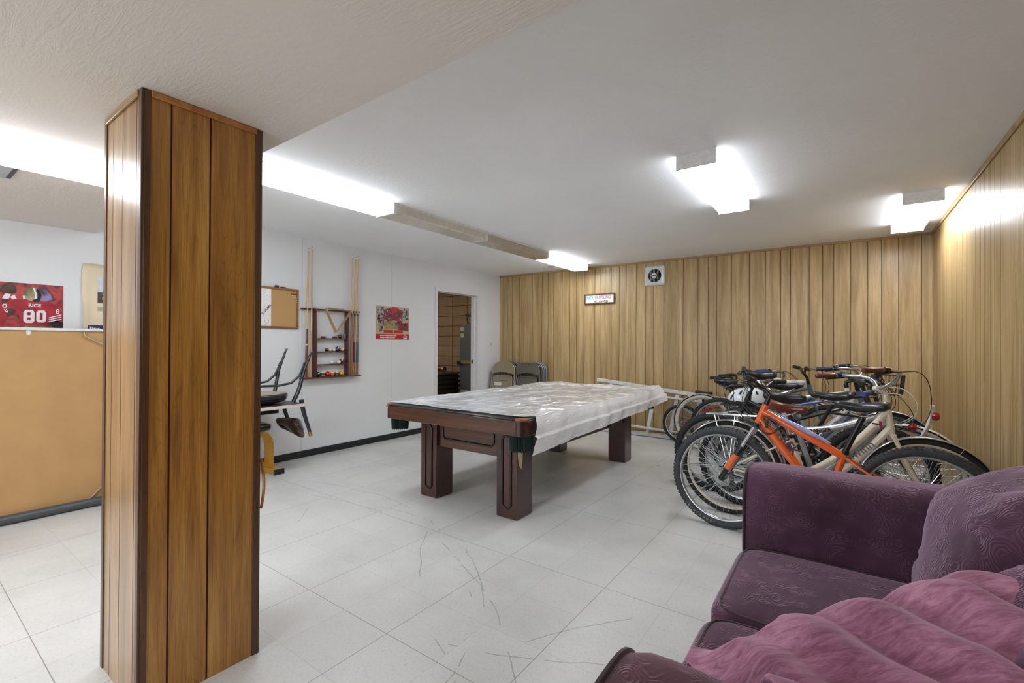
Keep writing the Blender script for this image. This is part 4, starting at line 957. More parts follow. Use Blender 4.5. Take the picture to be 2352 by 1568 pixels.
        rings.append(rings[0]); m.loft(rings, cap=False); m.build('rim', P.get('rim', M_alu), t_, True)
        m = MB()
        if front: m.M = SW
        ns = P.get('ns', 32)
        for i in range(ns):
            a = 2*PI*i/ns; q = 1 if i % 2 else -1; ah = a+(0.9 if (i//2) % 2 else -0.9)
            m.tube([c3+Vector((math.cos(ah)*0.02, q*0.026, math.sin(ah)*0.02)), c3+Vector((math.cos(a)*(ri-0.014), 0, math.sin(a)*(ri-0.014)))], 0.0013, 3, cap=False)
        m.build('spokes', M_spoke, t_)
        m = MB()
        if front: m.M = SW
        m.cyl(c3+Vector((0, -0.05, 0)), c3+Vector((0, 0.05, 0)), 0.009, n=10)
        for q in (-1, 1): m.cyl(c3+Vector((0, q*0.022, 0)), c3+Vector((0, q*0.03, 0)), 0.022, n=14)
        m.cyl(c3+Vector((0, -0.03, 0)), c3+Vector((0, 0.03, 0)), 0.013, n=12); m.build('hub', P.get('hubm', M_alu), t_, True)
        if P.get('fender') and not (front and P.get('nofront')):
            m = MB(); fr_ = rr+0.012; rows = []
            if front: m.M = SW
            lo, hi = (20, 200) if not front else (-20, 150)
            if front: lo, hi = 35, 200
            else: lo, hi = 10, 195
            if front: lo, hi = 20, 170
            for i in range(25):
                a = math.radians(lo+(hi-lo)*i/24); d = Vector((math.cos(a), 0, math.sin(a)))
                rows.append([c3+d*(fr_-0.010*abs(q)**2)+Vector((0, q*0.028, 0)) for q in (-1, -0.6, 0, 0.6, 1)])
            m.grid(rows); m.build('fender', P['fender'], root, True, solid=0.002)
            m = MB()
            if front: m.M = SW
            for a in (150, 185) if not front else (60, 150):
                d = Vector((math.cos(math.radians(a)), 0, math.sin(math.radians(a))))
                for q in (-1, 1): m.tube([c3+Vector((0, q*0.05, 0)), c3+d*fr_+Vector((0, q*0.028, 0))], 0.0025, 5)
            m.build('fender_stay', M_steel, root, True)
        if front and P.get('reflw'):
            m = MB(); m.M = SW; a = 1.1; m.box(c3+Vector((0.12, -0.004, 0.15)), c3+Vector((0.15, 0.004, 0.2))); m.build('wheel_reflector', M_refl, t_)
        return t_
    wheel('wheel', fh, True); wheel('wheel', rh, False)
    # fork
    m = MB(); m.M = SW; cr_ = L(hb)-D*P.get('crown', 0.03); fw = 0.05
    sus = P.get('sus')
    m.tube([L(hb), cr_], 0.018, 12, mi=1 if sus else 0); m.tube([cr_+Vector((0, -fw, 0)), cr_+Vector((0, fw, 0))], 0.017, 10, mi=1 if sus else 0)
    for q in (-1, 1):
        e_ = L(fh, q*fw)
        if sus:
            b_ = cr_+Vector((0, q*fw, 0)); mid = b_.lerp(e_, 0.36); m.tube([b_, mid], 0.0135, 12, mi=2); m.tube([mid, mid.lerp(e_, 0.05), e_], [0.02, 0.022, 0.016], 12, mi=1)
        else:
            b_ = cr_+Vector((0, q*fw, 0)); m.tube([b_, b_.lerp(e_, 0.5)+Vector((-0.012, 0, 0)), b_.lerp(e_, 0.85)+Vector((-0.008, 0, 0)), e_], [0.014, 0.012, 0.009, 0.007], 10)
    fk = m.build('fork', [P.get('forkc', col), M_bkm, M_steel], root, True)
    if sus:
        m = MB(); m.M = SW
        b_ = cr_+Vector((0, 0, 0)); 
        m.tube([b_.lerp(L(fh), 0.34)+Vector((0, vs*fw, 0)), b_.lerp(L(fh), 0.37)+Vector((0.045, 0, 0.05)), b_.lerp(L(fh), 0.34)+Vector((0, -vs*fw, 0))], 0.009, 8); m.build('fork_brace', M_bkm, fk, True)
        m = MB(); m.M = SW; q0 = cr_.lerp(L(fh), 0.52)+Vector((0, vs*fw, 0)); q1 = cr_.lerp(L(fh), 0.80)+Vector((0, vs*fw, 0)); m.tube([q0, q1], 0.0215, 12); 
        if P.get('decal'): m.build('fork_decal', P['decal'], fk, True)
    # stem + handlebar
    bar = P['bar']; bc = L(bar); top = L(ht)+D*0.01
    m = MB(); m.M = SM; m.tube([top, top+D*0.035], 0.017, 12); m.tube([top+D*0.02, top+D*max(0.03, (bc.z-top.z)*0.6), bc], [0.014, 0.013, 0.015], 12); m.tube([bc+Vector((0, -0.022, 0)), bc+Vector((0, 0.022, 0))], 0.019, 12)
    m.build('stem', P.get('stemc', M_bkm), root, True)
    typ = P.get('type', 'riser'); G = {
        'riser': [(0, 0, 0), (0, 0.05, 0), (0.0, 0.11, 0.025), (-0.005, 0.16, 0.04), (-0.03, 0.31, 0.05)],
        'flat': [(0, 0, 0), (0, 0.1, 0), (-0.01, 0.2, 0.003), (-0.03, 0.30, 0.008)],
        'cruiser': [(0, 0, 0), (0.02, 0.04, 0.005), (0.045, 0.11, 0.05), (0.03, 0.19, 0.09), (-0.04, 0.25, 0.10), (-0.11, 0.275, 0.095), (-0.23, 0.30, 0.085)],
        'high': [(0, 0, 0), (0.01, 0.05, 0.01), (0.03, 0.12, 0.12), (0.02, 0.2, 0.17), (-0.05, 0.26, 0.17), (-0.2, 0.30, 0.15)],
        'drop': [(0, 0, 0), (0, 0.1, 0), (0.01, 0.19, 0), (0.05, 0.205, -0.003), (0.095, 0.205, -0.02), (0.10, 0.207, -0.07), (0.07, 0.21, -0.12), (0.0, 0.212, -0.135), (-0.04, 0.212, -0.135)]}[typ]
    bs = P.get('bscale', 1.0)
    def sm(pts, it=2):
        pts = [Vector(p) for p in pts]
        for _ in range(it):
            q = [pts[0]]
            for a, b in zip(pts, pts[1:]): q += [a.lerp(b, 0.25), a.lerp(b, 0.75)]
            pts = q+[pts[-1]]
        return pts
    m = MB(); m.M = SM; H = sm(G)
    full = [bc+Vector((p.x, -p.y*bs, p.z)) for p in H[::-1]]+[bc+Vector((p.x, p.y*bs, p.z)) for p in H[1:]]
    m.tube(full, 0.0125 if typ != 'drop' else 0.0155, 10); hbar = m.build('handlebar', P.get('barc', M_bkm), root, True)
    for q in (-1, 1):
        if typ == 'drop':
            m = MB(); m.M = SM; p = bc+Vector((0.07, q*0.205*bs, 0.0)); m.tube([p, p+Vector((0.05, 0, 0.012)), p+Vector((0.075, 0, 0.05)), p+Vector((0.085, 0, 0.062))], [0.014, 0.019, 0.016, 0.01], 10)
            m.build('brake_hood', M_grip, hbar, True); m = MB(); m.M = SM; m.tube([p+Vector((0.07, 0, 0.03)), p+Vector((0.10, 0, -0.01)), p+Vector((0.085, 0, -0.09))], 0.005, 6); m.build('brake_lever', M_bkm, hbar, True); continue
        e1 = bc+Vector((G[-1][0], q*G[-1][1]*bs, G[-1][2])); e0 = bc+Vector((G[-2][0], q*G[-2][1]*bs, G[-2][2])); d = (e1-e0).normalized(); 
        m = MB(); m.M = SM; gl = 0.12; m.tube([e1-d*gl, e1-d*gl*0.98, e1-d*gl*0.5, e1-d*0.004, e1+d*0.004], [0.016, 0.0185, 0.0165, 0.0185, 0.0150], 12); gr = m.build('grip', P.get('gripc', M_grip), hbar, True)
        p = e1-d*(gl+0.02); m = MB(); m.M = SM; m.tube([p, p+Vector((0.03, 0, -0.012)), p+Vector((0.045, 0, -0.014))+d*0.04, p+Vector((0.03, 0, -0.02))+d*0.11], [0.010, 0.009, 0.006, 0.005], 8)
        m.cyl(p-d*0.012, p+d*0.012, 0.019, n=12); m.build('brake_lever', M_bkm, hbar, True)
        m = MB(); m.M = SM; p0 = p+Vector((0.03, 0, -0.012)); p3 = L(hb)+Vector((0.02, q*0.02, 0.05)); ar = P.get('cab', 0.10)
        m.tube(sm([p0, p0-d*0.06+Vector((ar, 0, 0.02)), p3+Vector((ar*1.3, q*0.04, 0.06)), p3+Vector((ar*0.5, q*0.02, -0.05)), p3+Vector((0, 0, -0.02))], 2), 0.0026, 5); m.build('brake_cable', P.get('cabc', M_cable), hbar, True)
    if P.get('bell'):
        m = MB(); m.M = SM; p = bc+Vector((G[-2][0]+0.02, vs*-1*G[-2][1]*0.98*-1, G[-2][2]+0.014)); m.cyl(p, p+Vector((0, 0, 0.010)), 0.014, n=14); m.ball(p+Vector((0, 0, 0.016)), (0.026, 0.026, 0.014), 16, 8); m.build('bell', M_steel, hbar, True)
    # saddle
    sd = L(P['saddle']); sl = P.get('sl', 0.135); sth = P.get('sth', 0.03); swd = P.get('sw', 0.075); m = MB(); rings = []
    for k in range(19):
        u = k/18; x = -sl+2*sl*u; wd = (swd*(1-u**1.3)**0.9 if u < 0.42 else swd*0.62*(1-(u-0.42)/0.58)**0.75)*1.0
        wd = swd*(0.28+0.72/(1+math.exp((u-0.38)*13))); wd *= math.sqrt(max(0.02, 1-max(0, (0.10-u)/0.10)**2)); wd *= math.sqrt(max(0.02, 1-max(0, (u-0.93)/0.07)**2))
        zc = 0.012*(1-math.cos(u*2*PI))*-0.5+0.010*(1-u)**2+P.get('snose', 0.0)*u; hh = sth*(1.0-0.25*u)*(0.55+0.45*min(1, min(u, 1-u)*9))
        rings.append([sd+Vector((x, wd*math.cos(a), zc+hh*(math.sin(a) if math.sin(a) > 0 else math.sin(a)*1.2)*(1.0 if math.sin(a) > 0 else 1.0))) for a in [2*PI*j/20 for j in range(20)]])
    m.loft(rings); sdo = m.build('saddle', P.get('sadc', M_seat), root, True)
    m = MB()
    for q in (-1, 1): m.tube(sm([sd+Vector((-sl*0.8, q*swd*0.5, -0.01)), sd+Vector((-sl*0.4, q*0.025, -sth-0.03)), sd+Vector((sl*0.2, q*0.022, -sth-0.032)), sd+Vector((sl*0.8, q*0.01, -0.01))], 1), 0.0035, 6)
    m.build('saddle_rail', M_steel, sdo, True)
    m = MB(); sp0 = L(st); sp1 = sd+Vector((-0.01, 0, -sth-0.028)); m.tube([sp0-(sp1-sp0).normalized()*0.05, sp1], P.get('spr', 0.0135), 12); m.cyl(sp1+Vector((0, -0.022, 0)), sp1+Vector((0, 0.022, 0)), 0.014, n=10); m.build('seat_post', P.get('spc', M_bkm), root, True)
    m = MB(); m.cyl(sp0-Vector((0, 0, 0.012)), sp0+(sp1-sp0).normalized()*0.012, 0.021, n=14); m.build('seat_clamp', M_bkm, root, True)
    # drivetrain on the right side (local -y)
    m = MB(); b3 = L(bb, -0.045); n = 40; rg = 0.092; rings = []
    for i in range(n+1):
        a = 2*PI*i/n; ra = rg+(0.003 if i % 2 else 0); d = Vector((math.cos(a), 0, math.sin(a))); rings.append([b3+d*ra+Vector((0, -0.002, 0)), b3+d*ra+Vector((0, 0.002, 0)), b3+d*(rg-0.018)+Vector((0, 0.002, 0)), b3+d*(rg-0.018)+Vector((0, -0.002, 0))])
    m.loft(rings, cap=False)
    for k in range(5): a = 2*PI*k/5+0.3; m.bar(b3, b3+Vector((math.cos(a)*0.08, 0, math.sin(a)*0.08)), 0.004, 0.014)
    ck = m.build('crankset', P.get('crankm', M_bkm), root)
    ca = P.get('crank', -0.5)
    for q in (-1, 1):
        d = Vector((math.cos(ca), 0, math.sin(ca)))*q*-1; p0 = L(bb, q*0.055); p1 = p0+d*0.17+Vector((0, q*0.01, 0)); m = MB(); m.bar(p0, p1, 0.012, 0.022); m.build('crank_arm', M_alu, ck, bevel=0.003)
        m = MB(); m.box(p1+Vector((-0.045, q*0.012 if q > 0 else -0.10, -0.011)), p1+Vector((0.045, 0.10 if q > 0 else -0.012, 0.011))); m.build('pedal', M_grip, ck, bevel=0.004)
    m = MB(); r3 = L(rh, -0.045)
    for k, rr_ in enumerate((0.05, 0.042, 0.034, 0.027)): m.cyl(r3+Vector((0, 0.012-k*0.006, 0)), r3+Vector((0, 0.014-k*0.006, 0)), rr_, n=24)
    m.build('cassette', M_alu, root)
    m = MB(); pts = [b3+Vector((math.cos(a)*rg, 0, math.sin(a)*rg)) for a in [math.radians(90-15*k) for k in range(13)]]+[r3+Vector((math.cos(a)*0.04, 0, math.sin(a)*0.04)) for a in [math.radians(-90-20*k) for k in range(10)]]
    m.tube(pts, 0.0045, 5, closed=True); m.build('chain', M_bkm, root)
    if P.get('derail', True):
        m = MB(); p = r3+Vector((0.01, -0.012, -0.06)); m.bar(p+Vector((0, 0, 0.05)), p+Vector((0.02, 0, -0.06)), 0.016, 0.03); m.cyl(p+Vector((0.02, 0.008, -0.06)), p+Vector((0.02, -0.008, -0.06)), 0.024, n=14); m.build('derailleur', M_bkm, root, bevel=0.002)
    if P.get('rack'):
        m = MB(); z = P['rack'][2]; x0, x1 = s*(P['rack'][0]-Xc), s*(P['rack'][1]-Xc)
        for q in (-0.055, 0.0, 0.055): m.tube([(x0, q, z), (x1, q*0.8, z+0.005)], 0.005, 8)
        for k in range(4): x = x0+(x1-x0)*k/3; m.tube([(x, -0.055, z), (x, 0.055, z)], 0.0045, 8)
        for q in (-1, 1):
            for xx in (x0+(x1-x0)*0.15, x0+(x1-x0)*0.55): m.tube([(xx, q*0.055, z), L(rh, q*0.068)], 0.004, 6)
        m.build('rear_rack', P.get('rackm', M_steel), root, True)
    if P.get('refl'):
        p = L(P['refl']); m = MB(); m.box(p+Vector((-0.008, -0.022, -0.02)), p+Vector((0.004, 0.022, 0.02))); m.build('reflector', M_refl, root, bevel=0.003)
        m = MB(); m.tube([p, p+Vector((0.035, 0, 0.005))], 0.005, 6); m.build('reflector_bracket', M_bkm, root)
    if P.get('basket'):
        x0, x1, z0, z1 = P['basket']; m = MB(); X0, X1 = s*(x0-Xc), s*(x1-Xc); wd = 0.16
        for z, k in ((z1, 1.0), ((z0+z1)/2, 0.96), (z0, 0.92)):
            m.tube([(X0, -wd*k, z), (X1+(X0-X1)*(1-k), -wd*k, z), (X1+(X0-X1)*(1-k), wd*k, z), (X0, wd*k, z)], 0.0032, 5, closed=True)
        for k in range(9):
            f = k/8
            for yy in (-1, 1): m.tube([(X0+(X1-X0)*f, yy*wd, z1), (X0+(X1-X0)*f*0.92, yy*wd*0.92, z0)], 0.0018, 4)
            m.tube([(X1, -wd+2*wd*f, z1), (X0+(X1-X0)*0.92, (-wd+2*wd*f)*0.92, z0)], 0.0018, 4); m.tube([(X0, -wd+2*wd*f, z1), (X0, (-wd+2*wd*f)*0.92, z0)], 0.0018, 4)
            m.tube([(X0, (-wd+2*wd*f)*0.92, z0), (X0+(X1-X0)*0.92, (-wd+2*wd*f)*0.92, z0)], 0.0018, 4)
        m.tube([L(ht), Vector((X0, 0, z0))], 0.006, 6); m.build('basket', mat('dark_wire', (44, 34, 30), 0.5), root, True)
    for (s_, size, mt, x, z, ang, dy, of) in P.get('text', ()):
        a = math.radians(ang); xd = Vector((s*math.cos(a), 0, math.sin(a))); yd = Vector((-s*math.sin(a), 0, math.cos(a)))
        c3 = L((x, z), vs*dy); text('lettering', s_, size, mt, c3, xd, yd, root, off=of)
    return root
OR = mat('orange_paint', (242, 100, 26), 0.22, var=0.03, coat=1.0); CR = mat('cream_paint', (226, 216, 194), 0.25, coat=0.9); SV = mat('silver_paint', (186, 188, 190), 0.28, 0.5, coat=0.6); BL = mat('blue_paint', (94, 104, 150), 0.3, 0.2, coat=0.6)
BK = mat('black_paint', (26, 26, 30), 0.25, coat=0.8); RD = mat('red_paint', (170, 24, 26), 0.25, coat=0.8); SL = mat('slate_blue_paint', (78, 94, 116), 0.3, coat=0.6); WH = mat('white_paint', (222, 222, 218), 0.25, coat=0.8); PU = mat('lilac_stripe', (160, 170, 222), 0.3, coat=0.6)
T_dk = mat('maroon_decal', (74, 20, 28), 0.4); T_gy = mat('grey_decal', (110, 112, 116), 0.4)
ob = bicycle('bright orange mountain bike with black fork, nearest of the bicycles behind the sofa', 3.47, -1, -0.15, dict(fh=(-0.685, 0.345), rh=(0.37, 0.345), bb=(-0.09, 0.29), st=(0.003, 0.615), ht=(-0.424, 0.862), hb=(-0.465, 0.755), saddle=(0.085, 0.905), bar=(-0.445, 0.985), col=OR, sus=True, knob=True, tyre=M_tyreg, tw=0.052, type='riser', bscale=1.0, steer=-14, spr=0.017, fr=0.019, dtf=1.5, ttf=1.25, tt=0.04, lean=0, decal=OR, crank=0.6, hubm=M_bkm, refl=(0.17, 0.80), text=[('TREK', 0.070, T_dk, -0.297, 0.640, -53.5, 0.031, 0.002)], crown=0.04))
# lilac flank of the orange top tube
m = MB(); a = Vector((0.15+-0.15*0+0.0, 0, 0)); 
def Lo(x, z, yy): return Vector((-(x+0.15), yy, z))
m.tube([Lo(-0.335, 0.795, 0.012), Lo(-0.20, 0.728, 0.013), Lo(-0.07, 0.662, 0.011)], [0.008, 0.0165, 0.007], 12); m.build('top_tube_stripe', PU, ob, True)
m = MB()
for k in range(5): m.box(Lo(-0.405-0.0*k, 0.775-0.012*k, 0.02)-Vector((0.004, 0, 0.004)), Lo(-0.405, 0.775-0.012*k, 0.05)+Vector((0.016, 0, 0.004)))
m.build('dial_lock', M_bkm, ob, bevel=0.002)
m = MB(); m.tube([Lo(-0.40+0.05*math.cos(t_), 0.74+0.055*math.sin(t_), 0.035+0.02*math.sin(2*t_)) for t_ in [2*PI*k/28 for k in range(28)]], 0.006, 8, closed=True); m.build('cable_lock', mat('brown_cable', (92, 52, 40), 0.3, coat=0.6), ob, True)
m = MB(); c3 = Vector((-(-0.685+0.15), 0.0, 0.345)); 
for k, ch in enumerate('BONTRAGER'[::1]):
    a = math.radians(-134+k*4.4); d = Vector((-math.cos(a), 0, math.sin(a))); r_ = 0.318
    text('tyre_lettering', ch, 0.020, mat('pale_print', (176, 176, 176), 0.5), c3+Vector((-math.cos(a)*r_, 0.0245, math.sin(a)*r_)), Vector((math.sin(a), 0, math.cos(a))), Vector((math.cos(a), 0, -math.sin(a))), ob)
bicycle('cream city bike with brown saddle, brown grips and silver rear rack', 3.78, 1, -0.15, dict(fh=(0.41, 0.345), rh=(-0.70, 0.345), bb=(-0.20, 0.28), st=(-0.31, 0.62), ht=(0.22, 0.905), hb=(0.245, 0.72), saddle=(-0.335, 0.835), sl=0.13, sw=0.07, sth=0.036, snose=-0.02, sadc=mat('brown_leather', (110, 44, 26), 0.3, var=0.2, vs=20, coat=0.7), bar=(0.17, 0.985), col=CR, tw=0.04, ww=False, rim=mat('cream_rim', (214, 204, 186), 0.4), type='cruiser', barc=M_steel, stemc=CR, gripc=mat('brown_grip', (84, 26, 20), 0.4, coat=0.5), steer=26, wsteer=0.25, spc=M_steel, fender=M_steel, rack=(-0.86, -0.50, 0.735), step=0.10, notop=True, dtf=1.35, lean=-4, cab=0.14, crankm=M_steel, text=[('Schwinn', 0.075, T_gy, 0.06, 0.55, 42, 0.026, 0.0005)]))
bicycle('silver bike with arched top tube and wide black saddle', 4.04, 1, -0.15, dict(fh=(0.42, 0.335), rh=(-0.64, 0.335), bb=(-0.17, 0.28), st=(-0.286, 0.655), ht=(0.20, 0.835), hb=(0.235, 0.74), saddle=(-0.365, 0.885), sl=0.14, sw=0.10, sth=0.042, snose=-0.01, bar=(0.17, 0.93), col=SV, tw=0.05, knob=True, type='riser', barc=BK, gripc=mat('blue_grip', (44, 62, 130), 0.5), steer=-8, arch=0.035, fr=0.019, text=[('RANGER', 0.034, T_dk, -0.14, 0.655, 10, 0.027, 0.001)], cabc=M_whc, cab=0.12, lean=2))
bmt = bicycle('black mountain bike with chunky knobby front tyre seen left of the orange bike', 4.27, -1, -0.35, dict(fh=(-0.885, 0.345), rh=(0.19, 0.345), bb=(-0.27, 0.29), st=(-0.178, 0.60), ht=(-0.64, 0.84), hb=(-0.68, 0.74), saddle=(-0.075, 0.892), bar=(-0.66, 0.965), col=BK, sus=True, knob=True, tw=0.06, type='riser', steer=18, refl=(-0.01, 0.80), fr=0.018, text=[('VANTAGE', 0.06, T_gy, -0.42, 0.50, -45, 0.024, 0.001)], lean=-3, hubm=M_bkm))
bicycle('dark city bike carrying the bicycle helmet on its rear rack', 4.52, 1, -0.25, dict(fh=(0.38, 0.335), rh=(-0.76, 0.335), bb=(-0.24, 0.28), st=(-0.36, 0.66), ht=(0.14, 0.86), hb=(0.175, 0.73), saddle=(-0.42, 0.93), bar=(0.10, 0.985), col=BK, tw=0.04, ww=True, type='flat', fender=WH, rack=(-0.90, -0.55, 0.735), rackm=M_bkm, steer=6, lean=2, fr=0.015))
bicycle('white framed road bike with black drop handlebar', 4.78, 1, -0.25, dict(fh=(0.26, 0.335), rh=(-0.74, 0.335), bb=(-0.33, 0.28), st=(-0.49, 0.80), ht=(0.02, 0.90), hb=(0.055, 0.74), saddle=(-0.635, 0.995), sl=0.14, sw=0.085, sth=0.04, bar=(0.085, 0.985), col=WH, tw=0.03, type='drop', barc=M_bkm, steer=-5, fr=0.015, lean=-2, spc=M_steel, text=[('MINING', 0.05, T_gy, -0.10, 0.55, 49, 0.022, 0.001)]))
bicycle('blue framed bike with grey and white saddle', 5.05, 1, -0.25, dict(fh=(0.30, 0.335), rh=(-0.76, 0.335), bb=(-0.29, 0.28), st=(-0.395, 0.73), ht=(0.10, 0.86), hb=(0.135, 0.73), saddle=(-0.42, 0.925), sth=0.028, sadc=mat('grey_white_saddle', (190, 192, 190), 0.4, var=0.4, vs=7), bar=(0.06, 1.0), col=BL, tw=0.045, knob=True, type='flat', gripc=mat('blue_grip', (44, 62, 130), 0.5), steer=10, lean=3, spc=M_steel, fr=0.016))
bicycle('silver step-through bike with black wire basket and bell', 5.35, 1, -0.2, dict(fh=(0.33, 0.335), rh=(-0.73, 0.335), bb=(-0.26, 0.28), st=(-0.38, 0.63), ht=(0.12, 0.86), hb=(0.155, 0.73), saddle=(-0.46, 0.87), bar=(0.08, 0.965), col=SV, tw=0.04, type='cruiser', barc=M_steel, gripc=mat('blue_black_grip', (30, 36, 66), 0.5), bell=True, basket=(0.21, 0.43, 0.83, 1.00), steer=-12, fender=M_steel, step=0.09, notop=True, lean=-2))
bicycle('slate blue bike with black saddle set far left of the group', 5.60, 1, -0.6, dict(fh=(-0.10, 0.335), rh=(-1.12, 0.335), bb=(-0.68, 0.28), st=(-0.86, 0.68), ht=(-0.29, 0.86), hb=(-0.26, 0.73), saddle=(-1.07, 0.865), sl=0.12, sw=0.08, sth=0.035, bar=(-0.34, 0.99), col=SL, tw=0.045, knob=True, type='riser', steer=14, refl=(-0.98, 0.62), lean=2))
bicycle('grey cruiser with cream whitewall tyres and grey fenders by the ladder', 5.86, 1, -0.9, dict(fh=(-0.32, 0.335), rh=(-1.38, 0.335), bb=(-0.90, 0.28), st=(-1.02, 0.60), ht=(-0.53, 0.80), hb=(-0.50, 0.68), saddle=(-1.07, 0.80), bar=(-0.58, 0.88), col=mat('grey_paint', (150, 152, 154), 0.3, coat=0.6), tw=0.05, ww=True, type='cruiser', barc=M_steel, gripc=mat('blue_grip', (44, 62, 130), 0.5), steer=8, fender=mat('grey_fender', (168, 168, 168), 0.3, 0.4, coat=0.5), step=0.09, notop=True, lean=0))
bicycle('small red child bike behind the whitewall cruiser', 6.10, 1, -1.3, dict(fh=(-0.92, 0.25), rh=(-1.69, 0.25), bb=(-1.36, 0.22), st=(-1.43, 0.48), ht=(-1.07, 0.60), hb=(-1.05, 0.50), saddle=(-1.425, 0.665), sl=0.105, sw=0.06, sth=0.024, bar=(-1.10, 0.72), col=RD, tw=0.045, type='high', bscale=0.8, steer=0, ns=24, lean=0, derail=False))
bicycle('red and black bike whose spoked wheel shows behind the cream bike', 4.40-0.62+5.66-4.44+0.77, -1, -0.3, dict(fh=(-0.80, 0.335), rh=(0.28, 0.335), bb=(-0.2, 0.28), st=(-0.12, 0.62), ht=(-0.55, 0.80), hb=(-0.58, 0.69), saddle=(-0.06, 0.80), bar=(-0.53, 0.89), col=RD, tw=0.045, knob=True, type='flat', steer=5, lean=0)) if False else None

def Lb(x, z, yy): return Vector((-(x+0.35), yy, z))
m = MB(); rings = []
for k in range(9):
    f = k/8; c = Lb(0.405+0.075*f+0.02*math.sin(f*PI), 0.60+0.26*f, 0); rings.append([c+Vector((dx, yy, 0)) for dx, yy in ((0.0, -0.035), (-0.018, -0.02), (-0.022, 0), (-0.018, 0.02), (0.0, 0.035), (-0.012, 0.02), (-0.016, 0), (-0.012, -0.02))])
m.loft(rings); mg = m.build('mudguard', WH, bmt, True)
m = MB(); m.tube([Lb(-0.11, 0.76, 0), Lb(0.15, 0.74, 0), Lb(0.43, 0.66, 0)], 0.009, 8); m.build('mudguard_arm', M_bkm, bmt, True)
for (x, z) in ((0.385, 0.70), (0.50, 0.79)): m = MB(); m.ball(Lb(x, z, 0.02), (0.026, 0.012, 0.03), 16, 10); m.build('reflector', M_refl, mg, True)
# helmet on the rack, with bungee
h0 = Vector((-0.70, 4.52, 0.745)); m = MB(); nu, nv = 40, 16; rows = []
for a in range(nv+1):
    th = PI/2*a/nv; row = []
    for b in range(nu):
        ph = 2*PI*b/nu; x = 0.150*math.cos(ph)*math.cos(th)**0.7; y = 0.098*math.sin(ph)*math.cos(th)**0.7; z = 0.128*math.sin(th)**1.0
        row.append(h0+Vector((x+0.02*(z/0.128), y, z+0.012+0.02*(-x/0.15)*(1-th))))
    rows.append(row)
idx = m.grid(rows, 0, wrap=True)
for k, f in enumerate(m.f):
    c = sum((m.v[i] for i in f), Vector())/len(f)-h0; a = math.atan2(c.y/0.098, c.x/0.15); hgt = c.z/0.128
    m.mi[k] = 1 if (hgt < 0.20 or (abs(math.sin(a*5+c.x*6)) < 0.26 and 0.28 < hgt < 0.9)) else 0
hel = m.build('bicycle_helmet', [mat('helmet_white', (222, 226, 230), 0.25, coat=0.8), mat('helmet_black', (30, 32, 36), 0.4)], smooth=50, solid=0.012, off=h0); tag(hel, 'white and black bicycle helmet strapped on a rear rack', 'helmet', loc=h0)
m = MB(); m.tube([h0+Vector((0.02+0*k, 0.135*math.cos(PI*k/14)*1.0, 0.165*math.sin(PI*k/14)**0.6-0.004)) for k in range(15)], 0.004, 6); m.build('chin_cord', mat('teal_cord', (70, 140, 134), 0.6), hel, True, off=h0)
#PART4

# ------------------------------------------------------------------ ladder
M_lad = mat('white_ladder_paint', (218, 218, 214), 0.4, var=0.12, vs=14)
lad = thing('step_ladder', 'white step ladder lying on its side against the far panelled wall', 'ladder', (-2.1, 6.27, 0)); B = lad.location
def lb(nm, a, b, w=0.05, h=0.028, y=6.27, dy=0.0): m = MB(); m.bar((a[0], y, a[1]), (b[0], y+dy, b[1]), w, h, side=(0, 1, 0)); m.build(nm, M_lad, lad, bevel=0.003, off=B)
lb('rail', (-2.95, 0.748), (-1.15, 0.575), 0.06, 0.045); lb('rail', (-2.06, 0.575), (-1.2, 0.515), 0.04, 0.022, 6.22)
lb('rail', (-2.9, 0.032), (-1.1, 0.032), 0.06, 0.05); lb('rail', (-2.75, 0.150), (-1.3, 0.085), 0.04, 0.024, 6.22)
for a, b in (((-2.085, 0.65), (-2.20, 0.03)), ((-1.79, 0.60), (-1.885, 0.06)), ((-2.40, 0.60), (-2.475, 0.06)), ((-1.50, 0.60), (-1.58, 0.06)), ((-2.72, 0.70), (-2.80, 0.06))): lb('rung', a, b, 0.035, 0.048, 6.25)

